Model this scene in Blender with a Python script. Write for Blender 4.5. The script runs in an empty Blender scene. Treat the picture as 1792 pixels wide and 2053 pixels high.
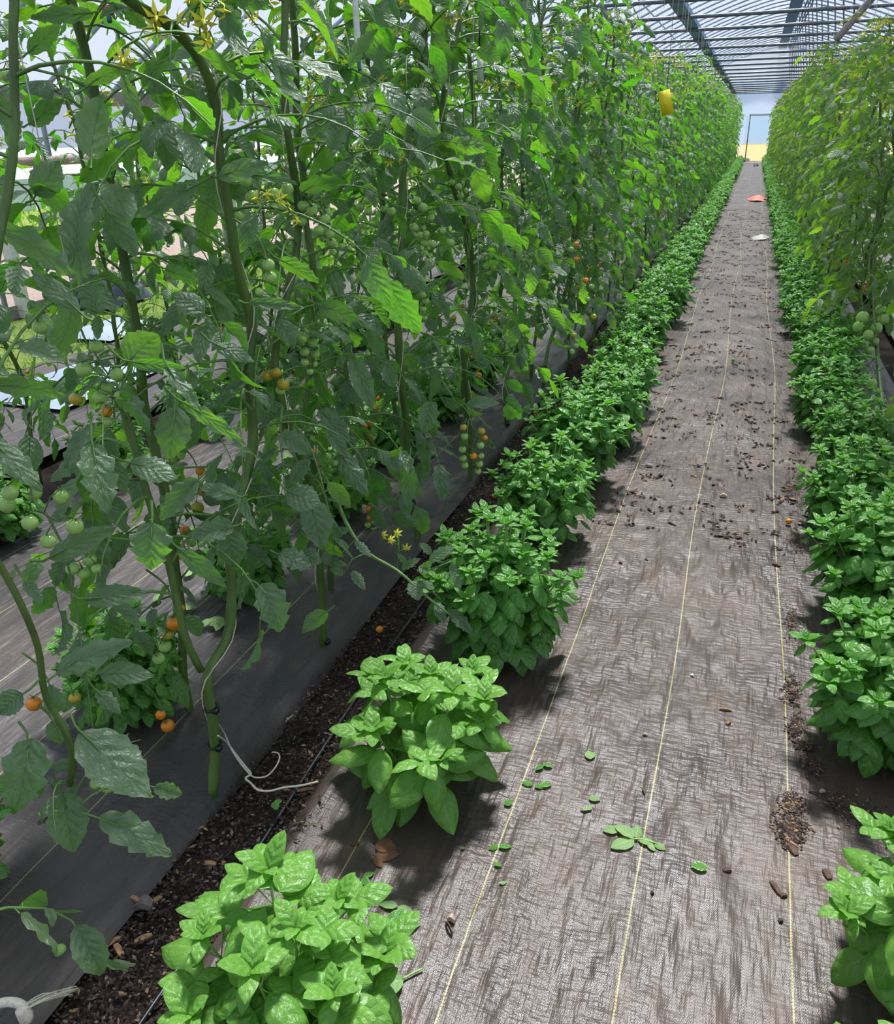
import bpy, math, random
import numpy as np
from mathutils import Matrix, Vector

SC = bpy.context.scene
COL = SC.collection
PI = math.pi
W, H = 1792, 2053
FPX = 1640.0
CAMH = 1.45
A = np.array

# ------------------------------------------------------------------ camera
def norm(v):
    v = A(v, float)
    return v / max(1e-9, np.linalg.norm(v))

_d = norm([1518 - W / 2, 258 - H / 2, FPX])
_n = norm(np.cross(_d, [2518 - W / 2, 258 - 20 - H / 2, FPX]))
_dn = _n if _n[1] > 0 else -_n
_rt = np.cross(_dn, _d)
R = np.array([_rt, _d, -_dn])          # world <- camera (x right, y down, z forward)
CAM = A([0, 0, CAMH])

def ray(px, py): return R @ A([px - W / 2, py - H / 2, FPX])
def atz(px, py, z=0.0):                # the point at height z seen at a pixel
    v = ray(px, py); return CAM + v * ((z - CAMH) / v[2])
def atx(px, py, x):
    v = ray(px, py); return CAM + v * (x / v[0])
def atd(px, py, d):                    # the point at camera depth d
    return CAM + ray(px, py) * (d / FPX)
def depth(p): return float((R.T @ (A(p, float) - CAM))[2])

cam = bpy.data.cameras.new('camera')
co = bpy.data.objects.new('camera', cam); COL.objects.link(co)
cam.sensor_fit = 'HORIZONTAL'; cam.sensor_width = 36
cam.lens = FPX / W * 36
cam.clip_start = 0.05; cam.clip_end = 300
M = Matrix.Identity(4)
for i in range(3):
    M[i][0] = R[i, 0]; M[i][1] = -R[i, 1]; M[i][2] = -R[i, 2]; M[i][3] = CAM[i]
co.matrix_world = M
SC.camera = co

# ------------------------------------------------------------------ materials
class NT:
    def __init__(s, name):
        s.m = bpy.data.materials.new(name); s.m.use_nodes = True
        s.t = s.m.node_tree; s.t.nodes.clear()
        s.out = s.n('ShaderNodeOutputMaterial')
    def n(s, typ, ins=None, **kw):
        nd = s.t.nodes.new(typ)
        for k, v in kw.items(): setattr(nd, k, v)
        for k, v in (ins or {}).items(): s.set(nd, k, v)
        return nd
    def set(s, nd, k, v):
        sock = nd.inputs[k]
        if isinstance(v, bpy.types.NodeSocket): s.t.links.new(v, sock)
        elif isinstance(v, bpy.types.Node): s.t.links.new(v.outputs[0], sock)
        else:
            if isinstance(v, (tuple, list)) and len(v) == 3 and sock.type == 'RGBA': v = (*v, 1)
            sock.default_value = v
    def math(s, op, a, b=0.0, c=None, clamp=False):
        nd = s.n('ShaderNodeMath', operation=op, use_clamp=clamp)
        s.set(nd, 0, a); s.set(nd, 1, b)
        if c is not None: s.set(nd, 2, c)
        return nd.outputs[0]
    def mix(s, f, a, b):
        nd = s.n('ShaderNodeMix', data_type='RGBA')
        s.set(nd, 0, f); s.set(nd, 6, a); s.set(nd, 7, b)
        return nd.outputs[2]
    def ramp(s, f, stops):
        nd = s.n('ShaderNodeValToRGB', {'Fac': f})
        e = nd.color_ramp.elements
        while len(e) < len(stops): e.new(0.5)
        for k, (p, c) in enumerate(stops):
            e[k].position = p; e[k].color = (*c, 1) if len(c) == 3 else c
        return nd.outputs[0]
    def noise(s, scale, vec=None, detail=3, rough=0.55):
        nd = s.n('ShaderNodeTexNoise', {'Scale': scale, 'Detail': detail, 'Roughness': rough})
        if vec is not None: s.set(nd, 'Vector', vec)
        return nd.outputs[0]
    def coord(s, which='Object'): return s.n('ShaderNodeTexCoord').outputs[which]
    def scaled(s, vec, sc):
        return s.n('ShaderNodeMapping', {'Vector': vec, 'Scale': sc}).outputs[0]
    def bump(s, h, strength=0.5, dist=0.01, nrm=None):
        nd = s.n('ShaderNodeBump', {'Height': h, 'Strength': strength, 'Distance': dist})
        if nrm is not None: s.set(nd, 'Normal', nrm)
        return nd.outputs[0]
    def princ(s, color, rough=0.5, metal=0.0, normal=None, spec=0.5, **kw):
        nd = s.n('ShaderNodeBsdfPrincipled', {'Base Color': color, 'Roughness': rough, 'Metallic': metal, 'Specular IOR Level': spec})
        if normal is not None: s.set(nd, 'Normal', normal)
        for k, v in kw.items(): s.set(nd, k, v)
        return nd
    def done(s, sh):
        s.t.links.new(sh.outputs[0] if isinstance(sh, bpy.types.Node) else sh, s.out.inputs[0]); return s.m

def plain(name, color, rough=0.5, metal=0.0, var=0.25, scale=30, bump=0.0, spec=0.5):
    t = NT(name); c = t.coord()
    f = t.noise(scale, c, 4)
    dark = tuple(x * (1 - var) for x in color); lite = tuple(min(1, x * (1 + var)) for x in color)
    colr = t.ramp(f, [(0.3, dark), (0.7, lite)])
    nm = t.bump(f, bump, 0.01) if bump else None
    return t.done(t.princ(colr, rough, metal, nm, spec))

def leaf_mat(name, top1, top2, vein, trans1, trans2, tfac=0.4, rough=0.42, veins=7.0, bumpd=0.004, spec=0.5, sheen_paint=0.0, bs=0.42):
    t = NT(name)
    uv = t.n('ShaderNodeUVMap', uv_map='UVMap').outputs[0]
    sep = t.n('ShaderNodeSeparateXYZ', {0: uv})
    u, v = sep.outputs[0], sep.outputs[1]
    av = t.math('ABSOLUTE', v)
    rnd = t.n('ShaderNodeAttribute', attribute_name='rnd').outputs['Fac']
    ph = t.math('ADD', t.math('SUBTRACT', u, t.math('MULTIPLY', t.math('POWER', av, 0.8), 0.26)), t.math('MULTIPLY', t.noise(7, uv, 2), 0.12))
    st = t.math('PINGPONG', t.math('MULTIPLY', ph, veins), 0.5)          # 0 on a vein, .5 between
    lat = t.math('MULTIPLY', t.math('SUBTRACT', 1.0, t.math('MULTIPLY', st, 11.0), clamp=True), t.math('SUBTRACT', 1.0, av))
    mid = t.math('SUBTRACT', 1.0, t.math('MULTIPLY', av, 14.0), clamp=True)
    vm = t.math('MAXIMUM', t.math('MULTIPLY', lat, 0.42), mid)
    oc = t.coord()
    nz = t.noise(14, oc, 3)
    base = t.mix(t.math('ADD', t.math('MULTIPLY', rnd, 0.6), t.math('MULTIPLY', nz, 0.4)), top1, top2)
    if sheen_paint:  # soft sheen painted into the leaf colour as pale noise flecks
        nz2 = t.noise(45, oc, 4)
        base = t.mix(t.math('MULTIPLY', t.ramp(nz2, [(0.35, (0, 0, 0)), (0.75, (1, 1, 1))]), sheen_paint), base, (0.34, 0.38, 0.27))
    base = t.mix(vm, base, vein)
    tr = t.mix(rnd, trans1, trans2)
    tr = t.mix(t.math('MULTIPLY', vm, 0.6), tr, tuple(x * 0.5 for x in trans1))
    hgt = t.math('ADD', t.math('MULTIPLY', t.math('POWER', t.math('MULTIPLY', st, 2.0), 0.7), t.math('SUBTRACT', 1.1, av)), t.math('MULTIPLY', t.noise(55, oc, 3), 1.6))
    nm = t.bump(hgt, bs, bumpd)
    p = t.princ(base, rough, 0, nm, spec)
    tl = t.n('ShaderNodeBsdfTranslucent', {'Color': tr, 'Normal': nm})
    mx = t.n('ShaderNodeMixShader', {0: tfac, 1: p.outputs[0], 2: tl.outputs[0]})
    return t.done(mx)

M_TL = leaf_mat('tomato_leaf', (0.066, 0.135, 0.070), (0.165, 0.245, 0.145), (0.17, 0.25, 0.13), (0.10, 0.42, 0.009), (0.24, 0.60, 0.014), 0.45, 0.38, 6, 0.0055, 0.75, 0.4, 0.6)
M_TLR = leaf_mat('pale_tomato_leaf', (0.095, 0.19, 0.062), (0.22, 0.34, 0.13), (0.24, 0.34, 0.15), (0.18, 0.50, 0.010), (0.36, 0.68, 0.025), 0.45, 0.38, 6, 0.0055, 0.7, 0.35, 0.6)
M_BL = leaf_mat('basil_leaf', (0.055, 0.20, 0.028), (0.13, 0.36, 0.045), (0.15, 0.36, 0.07), (0.10, 0.42, 0.01), (0.18, 0.56, 0.02), 0.34, 0.36, 4, 0.006, 0.6)
M_BLP = leaf_mat('pale_basil_leaf', (0.085, 0.25, 0.032), (0.18, 0.40, 0.06), (0.24, 0.45, 0.11), (0.14, 0.46, 0.012), (0.24, 0.62, 0.02), 0.36, 0.38, 4, 0.006, 0.5)
M_WL = leaf_mat('wilted_leaf', (0.14, 0.27, 0.08), (0.25, 0.38, 0.15), (0.4, 0.5, 0.25), (0.15, 0.4, 0.02), (0.3, 0.55, 0.05), 0.2, 0.6, 5.5, 0.003, 0.3)
M_BR = leaf_mat('brown_leaf', (0.10, 0.045, 0.022), (0.2, 0.1, 0.05), (0.22, 0.13, 0.07), (0.2, 0.08, 0.02), (0.3, 0.14, 0.04), 0.1, 0.7, 5.5, 0.004, 0.3)

def stem_mat(name, c1, c2, rough=0.45):
    t = NT(name); c = t.coord()
    f = t.noise(40, t.scaled(c, (1, 1, 0.15)), 4)
    g = t.noise(7, c, 2)
    colr = t.mix(t.ramp(f, [(0.3, (0, 0, 0)), (0.7, (1, 1, 1))]), c1, c2)
    colr = t.mix(t.ramp(g, [(0.5, (0, 0, 0)), (0.8, (1, 1, 1))]), colr, tuple(x * 0.6 for x in c1))
    return t.done(t.princ(colr, rough, 0, t.bump(f, 0.5, 0.004), 0.4, **{'Subsurface Weight': 0.0}))

M_TS = stem_mat('tomato_stem', (0.065, 0.125, 0.025), (0.13, 0.22, 0.05))
M_PET = stem_mat('tomato_petiole', (0.10, 0.21, 0.05), (0.19, 0.34, 0.09))
M_BS = stem_mat('basil_stem', (0.16, 0.32, 0.06), (0.28, 0.46, 0.12))
M_TRUSS = stem_mat('truss_stalk', (0.07, 0.14, 0.035), (0.13, 0.22, 0.06))

def fruit_mat(name, c1, c2, shoulder, rough=0.22):
    t = NT(name); c = t.coord('Generated')
    z = t.n('ShaderNodeSeparateXYZ', {0: c}).outputs[2]
    f = t.noise(6, t.scaled(t.coord(), (60, 60, 25)), 3)
    colr = t.mix(f, c1, c2)
    sh = t.ramp(t.math('ADD', z, t.math('MULTIPLY', f, 0.25)), [(0.62, (0, 0, 0)), (1.0, (1, 1, 1))])
    colr = t.mix(t.math('MULTIPLY', sh, 0.8), colr, shoulder)
    return t.done(t.princ(colr, rough, 0, None, 0.5, **{'Subsurface Weight': 0.15, 'Subsurface Radius': (0.01, 0.012, 0.004), 'Subsurface Scale': 0.4}))

M_FG = fruit_mat('green_tomato', (0.30, 0.52, 0.12), (0.46, 0.68, 0.20), (0.13, 0.30, 0.05))
M_FY = fruit_mat('turning_tomato', (0.45, 0.36, 0.03), (0.60, 0.42, 0.04), (0.25, 0.33, 0.05))
M_FO = fruit_mat('orange_tomato', (0.78, 0.23, 0.012), (0.88, 0.32, 0.02), (0.7, 0.26, 0.02))
M_PETAL = plain('yellow_petal', (1.0, 0.93, 0.06), 0.5, 0, 0.06, 60)
M_STEEL = plain('galvanised_steel', (0.33, 0.41, 0.50), 0.42, 0.0, 0.22, 6, 0.1)
M_STEELD = plain('dark_steel', (0.13, 0.165, 0.18), 0.45, 0.1, 0.3, 9, 0.1)
M_RAIL = plain('blue_grey_steel', (0.30, 0.46, 0.72), 0.9, 0, 0.15, 6, 0.0, 0.1)
M_RIDGE = plain('ridge_vent_sheet', (0.22, 0.34, 0.60), 0.9, 0.0, 0.12, 3, 0.0, 0.05)
M_WOOD = plain('weathered_wood', (0.44, 0.34, 0.25), 0.7, 0, 0.3, 12, 0.3)
M_GWOOD = plain('grey_wood', (0.27, 0.25, 0.22), 0.75, 0, 0.3, 12, 0.3)
M_TWINE = plain('cotton_twine', (0.78, 0.70, 0.58), 0.85, 0, 0.2, 220, 0.4)
M_STRING = plain('white_string', (0.66, 0.66, 0.62), 0.7, 0, 0.1, 100)
M_BLACK = plain('black_plastic', (0.012, 0.013, 0.015), 0.35, 0, 0.3, 40)
M_WHITE = plain('white_plastic', (0.72, 0.72, 0.68), 0.45, 0, 0.12, 40)
M_RED = plain('red_plastic', (0.62, 0.07, 0.03), 0.45, 0, 0.2, 30)
M_TEAL = plain('teal_plastic', (0.03, 0.18, 0.22), 0.4, 0, 0.2, 30)
M_YCARD = plain('yellow_sticky_card', (1.0, 0.80, 0.02), 0.45, 0, 0.04, 30)
M_CHIP = plain('wood_chip', (0.30, 0.17, 0.085), 0.8, 0, 0.5, 60, 0.3)
M_CHIPD = plain('dark_bark', (0.085, 0.045, 0.03), 0.85, 0, 0.5, 60, 0.4)
M_STONE = plain('pale_stone', (0.42, 0.31, 0.23), 0.8, 0, 0.3, 40, 0.4)
M_CRUMB = plain('compost_crumb', (0.05, 0.032, 0.024), 0.9, 0, 0.5, 80, 0.4)
M_CRUMBG = plain('grit_crumb', (0.15, 0.12, 0.11), 0.8, 0, 0.5, 80, 0.3)

def film_mat(name, col, tcol, tf):
    t = NT(name)
    tr = t.n('ShaderNodeBsdfTransparent', {'Color': tcol})
    tl = t.n('ShaderNodeBsdfTranslucent', {'Color': col})
    gl = t.n('ShaderNodeBsdfDiffuse', {'Color': col})
    a = t.n('ShaderNodeMixShader', {0: 0.25, 1: tl.outputs[0], 2: gl.outputs[0]})
    b = t.n('ShaderNodeMixShader', {0: tf, 1: a.outputs[0], 2: tr.outputs[0]})
    return t.done(b)
M_FILM = film_mat('greenhouse_film', (0.62, 0.66, 0.74), (0.86, 0.90, 1.0), 0.75)

def fabric_mat(name, c_dark, c_brown, dirt, spec=0.5, rough=0.36):
    t = NT(name)
    uv = t.n('ShaderNodeUVMap', uv_map='UVMap').outputs[0]       # metres across / along the cloth
    s = t.n('ShaderNodeSeparateXYZ', {0: uv}); u, v = s.outputs[0], s.outputs[1]
    big = t.noise(2.2, uv, 5, 0.6)
    streak = t.noise(9, t.scaled(uv, (3.0, 0.35, 1)), 5, 0.65)
    brown = t.ramp(t.math('ADD', t.math('MULTIPLY', big, 0.6), t.math('MULTIPLY', streak, 0.4)), [(0.36, (0, 0, 0)), (0.62, (1, 1, 1))])
    colr = t.mix(t.math('MULTIPLY', brown, dirt), c_dark, c_brown)
    # woven ribs
    wu = t.math('SINE', t.math('MULTIPLY', u, 2 * PI / 0.0036))
    wv = t.math('SINE', t.math('MULTIPLY', v, 2 * PI / 0.0062))
    weave = t.math('MULTIPLY', wu, wv)
    # yellow marker threads every 305 mm
    wob = t.math('MULTIPLY', t.math('SUBTRACT', t.noise(1.6, t.scaled(uv, (0, 1, 1)), 2), 0.5), 0.0)
    m = t.math('PINGPONG', t.math('ADD', t.math('ADD', u, wob), 0.0), 0.1525)
    line = t.math('LESS_THAN', m, 0.0017)
    dash = t.math('GREATER_THAN', t.math('SINE', t.math('MULTIPLY', v, 2 * PI / 0.007)), -0.45)
    lf = t.math('MULTIPLY', line, t.math('ADD', t.math('MULTIPLY', dash, 0.5), 0.4))
    colr = t.mix(lf, colr, (0.40, 0.36, 0.15))
    def nz(sx, sy, det=2, rot=0.0):
        mp = t.n('ShaderNodeMapping', {'Vector': uv, 'Scale': (sx, sy, 1), 'Rotation': (0, 0, rot)}).outputs[0]
        return t.noise(1.0, mp, det, 0.5)
    where = t.ramp(nz(2.3, 1.3, 2), [(0.35, (0, 0, 0)), (0.65, (1, 1, 1))])
    crink = t.math('MULTIPLY', t.math('MULTIPLY', nz(26, 80, 3, 0.15), 0.0050), t.math('ADD', t.math('MULTIPLY', where, 0.75), 0.35))
    creas = t.math('MULTIPLY', nz(85, 11, 3, -0.12), 0.0032)
    folds = t.math('MULTIPLY', nz(15, 5, 2, 0.5), 0.018)
    h = t.math('ADD', t.math('ADD', crink, creas), t.math('ADD', folds, t.math('MULTIPLY', weave, 0.00010)))
    n2 = t.bump(h, 1.0, 1.0)
    rg = t.ramp(brown, [(0.0, (rough,) * 3), (1.0, (rough + 0.12,) * 3)])
    return t.done(t.princ(colr, rg, 0, n2, spec))
M_FAB = fabric_mat('woven_ground_cloth', (0.038, 0.031, 0.029), (0.104, 0.073, 0.054), 0.95, 0.42, 0.34)
M_FABL = fabric_mat('grey_ground_cloth', (0.044, 0.044, 0.048), (0.12, 0.092, 0.075), 0.6, 0.32, 0.42)

def soil_mat():
    t = NT('dark_soil'); c = t.coord()
    f = t.noise(60, c, 6, 0.75); g = t.noise(9, c, 3)
    vo = t.n('ShaderNodeTexVoronoi', {'Vector': c, 'Scale': 130}).outputs['Distance']
    colr = t.ramp(f, [(0.3, (0.012, 0.008, 0.006)), (0.55, (0.04, 0.024, 0.017)), (0.75, (0.10, 0.062, 0.042))])
    colr = t.mix(t.math('MULTIPLY', g, 0.4), colr, (0.03, 0.022, 0.02))
    h = t.math('ADD', f, t.math('MULTIPLY', vo, 0.8))
    return t.done(t.princ(colr, 0.85, 0, t.bump(h, 1.0, 0.012), 0.3))
M_SOIL = soil_mat()

def ground_mat(name, c1, c2, c3, sc):
    t = NT(name); c = t.coord()
    f = t.noise(sc, c, 6, 0.75); g = t.noise(sc * 0.12, c, 3)
    colr = t.ramp(f, [(0.3, c1), (0.52, c2), (0.72, c3)])
    colr = t.mix(t.math('MULTIPLY', g, 0.4), colr, c2)
    return t.done(t.princ(colr, 0.9, 0, t.bump(f, 1.0, 0.03), 0.3))
M_GRAV = ground_mat('pale_gravel', (0.16, 0.12, 0.11), (0.30, 0.24, 0.22), (0.44, 0.37, 0.34), 22)
M_GRASS = ground_mat('trodden_grass', (0.05, 0.10, 0.015), (0.17, 0.24, 0.04), (0.40, 0.38, 0.15), 18)
M_BLADE = leaf_mat('grass_blade', (0.12, 0.30, 0.03), (0.25, 0.42, 0.06), (0.2, 0.4, 0.06), (0.2, 0.5, 0.02), (0.35, 0.6, 0.05), 0.35, 0.5)
M_HOUSE = film_mat('pale_blue_film', (0.30, 0.44, 0.60), (0.60, 0.78, 1.0), 0.35)
M_TARP = plain('blue_white_tarp', (0.30, 0.36, 0.47), 0.45, 0, 0.12, 2)
M_NAVY = plain('navy_cloth', (0.02, 0.03, 0.07), 0.7, 0, 0.4, 9)

# ------------------------------------------------------------------ mesh building
class MB:
    def __init__(s):
        s.v = []; s.q = []; s.t = []; s.uv = []; s.r = []; s.qm = []; s.tm = []; s.n = 0
    def add(s, v, q=None, t=None, uv=None, r=0.5, mat=0):
        v = np.asarray(v, float).reshape(-1, 3); k = len(v)
        s.v.append(v)
        s.uv.append(np.zeros((k, 2)) if uv is None else np.asarray(uv, float).reshape(-1, 2))
        s.r.append(np.broadcast_to(np.asarray(r, float), (k,)).copy() if np.ndim(r) == 0 else np.asarray(r, float))
        if q is not None and len(q):
            q = np.asarray(q, int); s.q.append(q + s.n); s.qm.append(np.full(len(q), mat))
        if t is not None and len(t):
            t = np.asarray(t, int); s.t.append(t + s.n); s.tm.append(np.full(len(t), mat))
        s.n += k
    def mesh(s, name, mats, smooth=True):
        me = bpy.data.meshes.new(name)
        if not s.v: return me
        v = np.concatenate(s.v); uv = np.concatenate(s.uv); r = np.concatenate(s.r)
        q = np.concatenate(s.q) if s.q else np.zeros((0, 4), int)
        t = np.concatenate(s.t) if s.t else np.zeros((0, 3), int)
        li = np.concatenate([q.ravel(), t.ravel()])
        nq, nt = len(q), len(t)
        me.vertices.add(len(v)); me.vertices.foreach_set('co', v.astype(np.float32).ravel())
        me.loops.add(len(li)); me.loops.foreach_set('vertex_index', li.astype(np.int32))
        me.polygons.add(nq + nt)
        st = np.concatenate([np.arange(nq) * 4, nq * 4 + np.arange(nt) * 3])
        me.polygons.foreach_set('loop_start', st.astype(np.int32))
        mi = np.concatenate((s.qm or [np.zeros(0, int)]) + (s.tm or [np.zeros(0, int)]))
        me.polygons.foreach_set('material_index', mi.astype(np.int32))
        me.polygons.foreach_set('use_smooth', np.full(nq + nt, smooth))
        l = me.uv_layers.new(name='UVMap'); l.data.foreach_set('uv', uv[li].astype(np.float32).ravel())
        a = me.attributes.new('rnd', 'FLOAT', 'POINT'); a.data.foreach_set('value', r.astype(np.float32))
        me.update(calc_edges=True); me.validate()
        for m in (mats if isinstance(mats, (list, tuple)) else [mats]): me.materials.append(m)
        return me
    def build(s, name, mats, parent=None, loc=None, smooth=True):
        o = bpy.data.objects.new(name, s.mesh(name, mats, smooth)); COL.objects.link(o)
        if parent is not None: o.parent = parent
        if loc is not None: o.location = loc
        return o

def put(name, me, parent=None, loc=(0, 0, 0), rot=(0, 0, 0), sc=1.0):
    o = bpy.data.objects.new(name, me); COL.objects.link(o)
    o.location = loc; o.rotation_euler = rot
    o.scale = (sc, sc, sc) if np.ndim(sc) == 0 else sc
    if parent is not None: o.parent = parent
    return o

def tag(o, label=None, cat=None, group=None, kind=None):
    if label: o['label'] = label
    if cat: o['category'] = cat
    if group: o['group'] = group
    if kind: o['kind'] = kind
    return o

def empty(name, loc=(0, 0, 0), rz=0.0):
    o = bpy.data.objects.new(name, None); COL.objects.link(o)
    o.location = loc; o.rotation_euler = (0, 0, rz); o.empty_display_size = 0.05
    return o

def tree_of(o):
    return [(c, [g for g in c.children]) for c in o.children]

def dup(src, tree, loc, rz, sc=1.0):
    r = src.copy(); COL.objects.link(r); r.location = loc; r.rotation_euler = (0, 0, rz); r.scale = (sc, sc, sc)
    for c, gs in tree:
        k = c.copy(); COL.objects.link(k); k.parent = r
        for g in gs:
            h = g.copy(); COL.objects.link(h); h.parent = k
    return r

def tube(mb, pts, rad, n=6, mat=0, cap=True, r=0.5):
    pts = np.asarray(pts, float); k = len(pts)
    rad = np.full(k, rad) if np.ndim(rad) == 0 else np.asarray(rad, float)
    tan = np.gradient(pts, axis=0); tan /= np.maximum(1e-9, np.linalg.norm(tan, axis=1))[:, None]
    ref = A([0, 0, 1.0]) if abs(tan[0][2]) < 0.9 else A([1.0, 0, 0])
    s = norm(np.cross(tan[0], ref)); vs = []
    ang = np.arange(n) * 2 * PI / n
    for i in range(k):
        s = norm(s - tan[i] * np.dot(s, tan[i])); b = np.cross(tan[i], s)
        vs.append(pts[i] + rad[i] * (np.cos(ang)[:, None] * s + np.sin(ang)[:, None] * b))
    v = np.concatenate(vs)
    i, j = np.meshgrid(np.arange(k - 1), np.arange(n), indexing='ij'); i = i.ravel(); j = j.ravel(); j2 = (j + 1) % n
    q = np.stack([i * n + j, i * n + j2, (i + 1) * n + j2, (i + 1) * n + j], 1)
    tr = []
    if cap:
        for e, flip in ((0, 1), (k - 1, 0)):
            for m in range(1, n - 1):
                a, b2 = e * n + m, e * n + m + 1
                tr.append((e * n, b2, a) if flip else (e * n, a, b2))
    uv = np.stack([np.repeat(np.linspace(0, 1, k), n), np.zeros(k * n)], 1)
    mb.add(v, q, tr, uv, r, mat)

def smooth_path(P, n):
    P = np.asarray(P, float); d = np.r_[0, np.cumsum(np.linalg.norm(np.diff(P, axis=0), axis=1))]
    t = np.linspace(0, d[-1], n); out = np.stack([np.interp(t, d, P[:, i]) for i in range(3)], 1)
    for _ in range(2):
        m = out.copy(); m[1:-1] = (out[:-2] + 2 * out[1:-1] + out[2:]) / 4; out = m
    return out

def box(mb, c, size, rot=None, mat=0, r=0.5):
    x, y, z = A(size) / 2
    v = A([[sx * x, sy * y, sz * z] for sx in (-1, 1) for sy in (-1, 1) for sz in (-1, 1)])
    if rot is not None: v = v @ np.asarray(rot).T
    f = [(0, 1, 3, 2), (4, 6, 7, 5), (0, 4, 5, 1), (2, 3, 7, 6), (0, 2, 6, 4), (1, 5, 7, 3)]
    mb.add(v + A(c), f, None, None, r, mat)

def rotm(ax, a):
    return np.array(Matrix.Rotation(a, 3, Vector(ax)))

# ------------------------------------------------------------------ leaf blades (batches)
def outline(kind, nu, nv):
    u = np.linspace(0, 1, nu + 1); v = np.linspace(-1, 1, nv + 1)
    if kind == 'basil':
        w = 0.33 * np.sin(PI * u ** 0.80) ** 0.72
    elif kind == 'grass':
        w = 0.03 * (1 - u) + 0.003
    elif kind == 'lobed':
        w = 0.30 * np.sin(PI * np.clip(u, 0, 1) ** 0.66) ** 0.75
        saw = (u * 4.6) % 1.0
        w = w * (1 - 0.34 * saw * (u < 0.93))
    else:
        w = 0.32 * np.sin(PI * u ** 0.70) ** 0.85
        saw = (u * 6.2 + 0.2) % 1.0
        w = w * (1 - 0.17 * saw)
    w[0] = 0.012 if kind != 'grass' else w[0]; w[-1] = 0.002
    U, V = np.meshgrid(u, v, indexing='ij')
    X = U + (0.07 * np.abs(V) ** 2 * np.sin(PI * U) if kind in ('tomato', 'lobed') else 0)
    Wd = w[:, None] * np.ones_like(V)
    i, j = np.meshgrid(np.arange(nu), np.arange(nv), indexing='ij'); i = i.ravel(); j = j.ravel(); m = nv + 1
    q = np.stack([i * m + j, (i + 1) * m + j, (i + 1) * m + j + 1, i * m + j + 1], 1)
    return X.ravel(), V.ravel(), Wd.ravel(), U.ravel(), q
_OUT = {}
def blades(mb, base, dirn, nrm, length, width, droop, fold, curl, ripple, phase, rnd, kind='tomato', res=(14, 4), mat=0):
    key = (kind, res)
    if key not in _OUT: _OUT[key] = outline(kind, *res)
    X, V, Wd, U, q = _OUT[key]
    N = len(base); base = np.asarray(base, float)
    d = np.asarray(dirn, float); d = d / np.linalg.norm(d, axis=1)[:, None]
    n = np.asarray(nrm, float); n = n - d * np.sum(n * d, 1)[:, None]; n = n / np.maximum(1e-6, np.linalg.norm(n, axis=1))[:, None]
    s = np.cross(n, d)
    c = lambda a: np.broadcast_to(np.asarray(a, float), (N,))[:, None]
    L, wd, dr, fo, cu, ri, ph = map(c, (length, width, droop, fold, curl, ripple, phase))
    dr = np.where(np.abs(dr) < 1e-3, 1e-3, dr)
    a = dr * X[None]
    px = np.sin(a) / dr; pz = -(1 - np.cos(a)) / dr
    off = V[None] * Wd[None] * wd
    ab = np.abs(off)
    up = ab * np.sin(fo) - cu * (V[None] ** 2) * Wd[None] * wd + ri * np.sin(17 * U[None] + ph + 2.5 * np.sign(V[None])) * V[None] ** 2
    yy = off * np.cos(fo) * (1 - 0.25 * np.abs(cu) * V[None] ** 2)
    nx = np.sin(a); nz = np.cos(a)             # local normal in the d/n plane
    lx = (px + up * nx) * L; lz = (pz + up * nz) * L; ly = yy * L
    P = base[:, None, :] + lx[..., None] * d[:, None] + ly[..., None] * s[:, None] + lz[..., None] * n[:, None]
    m = P.shape[1]
    Q = (q[None] + (np.arange(N) * m)[:, None, None]).reshape(-1, 4)
    uv = np.broadcast_to(np.stack([U, V], 1)[None], (N, m, 2)).reshape(-1, 2)
    mb.add(P.reshape(-1, 3), Q, None, uv, np.repeat(np.broadcast_to(rnd, (N,)), m), mat)

class Leaves:                                   # gathers blades, writes them in one go
    def __init__(s): s.L = []
    def add(s, base, d, n, length, width=1.0, droop=0.5, fold=0.2, curl=0.2, ripple=0.02, rnd=0.5, kind='tomato'):
        s.L.append((base, d, n, length, width, droop, fold, curl, ripple, random.random() * 6, rnd, kind))
    def write(s, mb, res, mat=0):
        for kd in ('tomato', 'lobed', 'basil', 'grass'):
            G = [l for l in s.L if l[11] == kd]
            if not G: continue
            c = list(zip(*G))
            blades(mb, A(c[0]), A(c[1]), A(c[2]), *[A(x, float) for x in c[3:11]], kind=kd, res=res, mat=mat)

rng = random.Random(7); random.seed(3)
def rv(s=1.0): return A([rng.gauss(0, s), rng.gauss(0, s), rng.gauss(0, s)])
def U(a, b): return rng.uniform(a, b)

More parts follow.
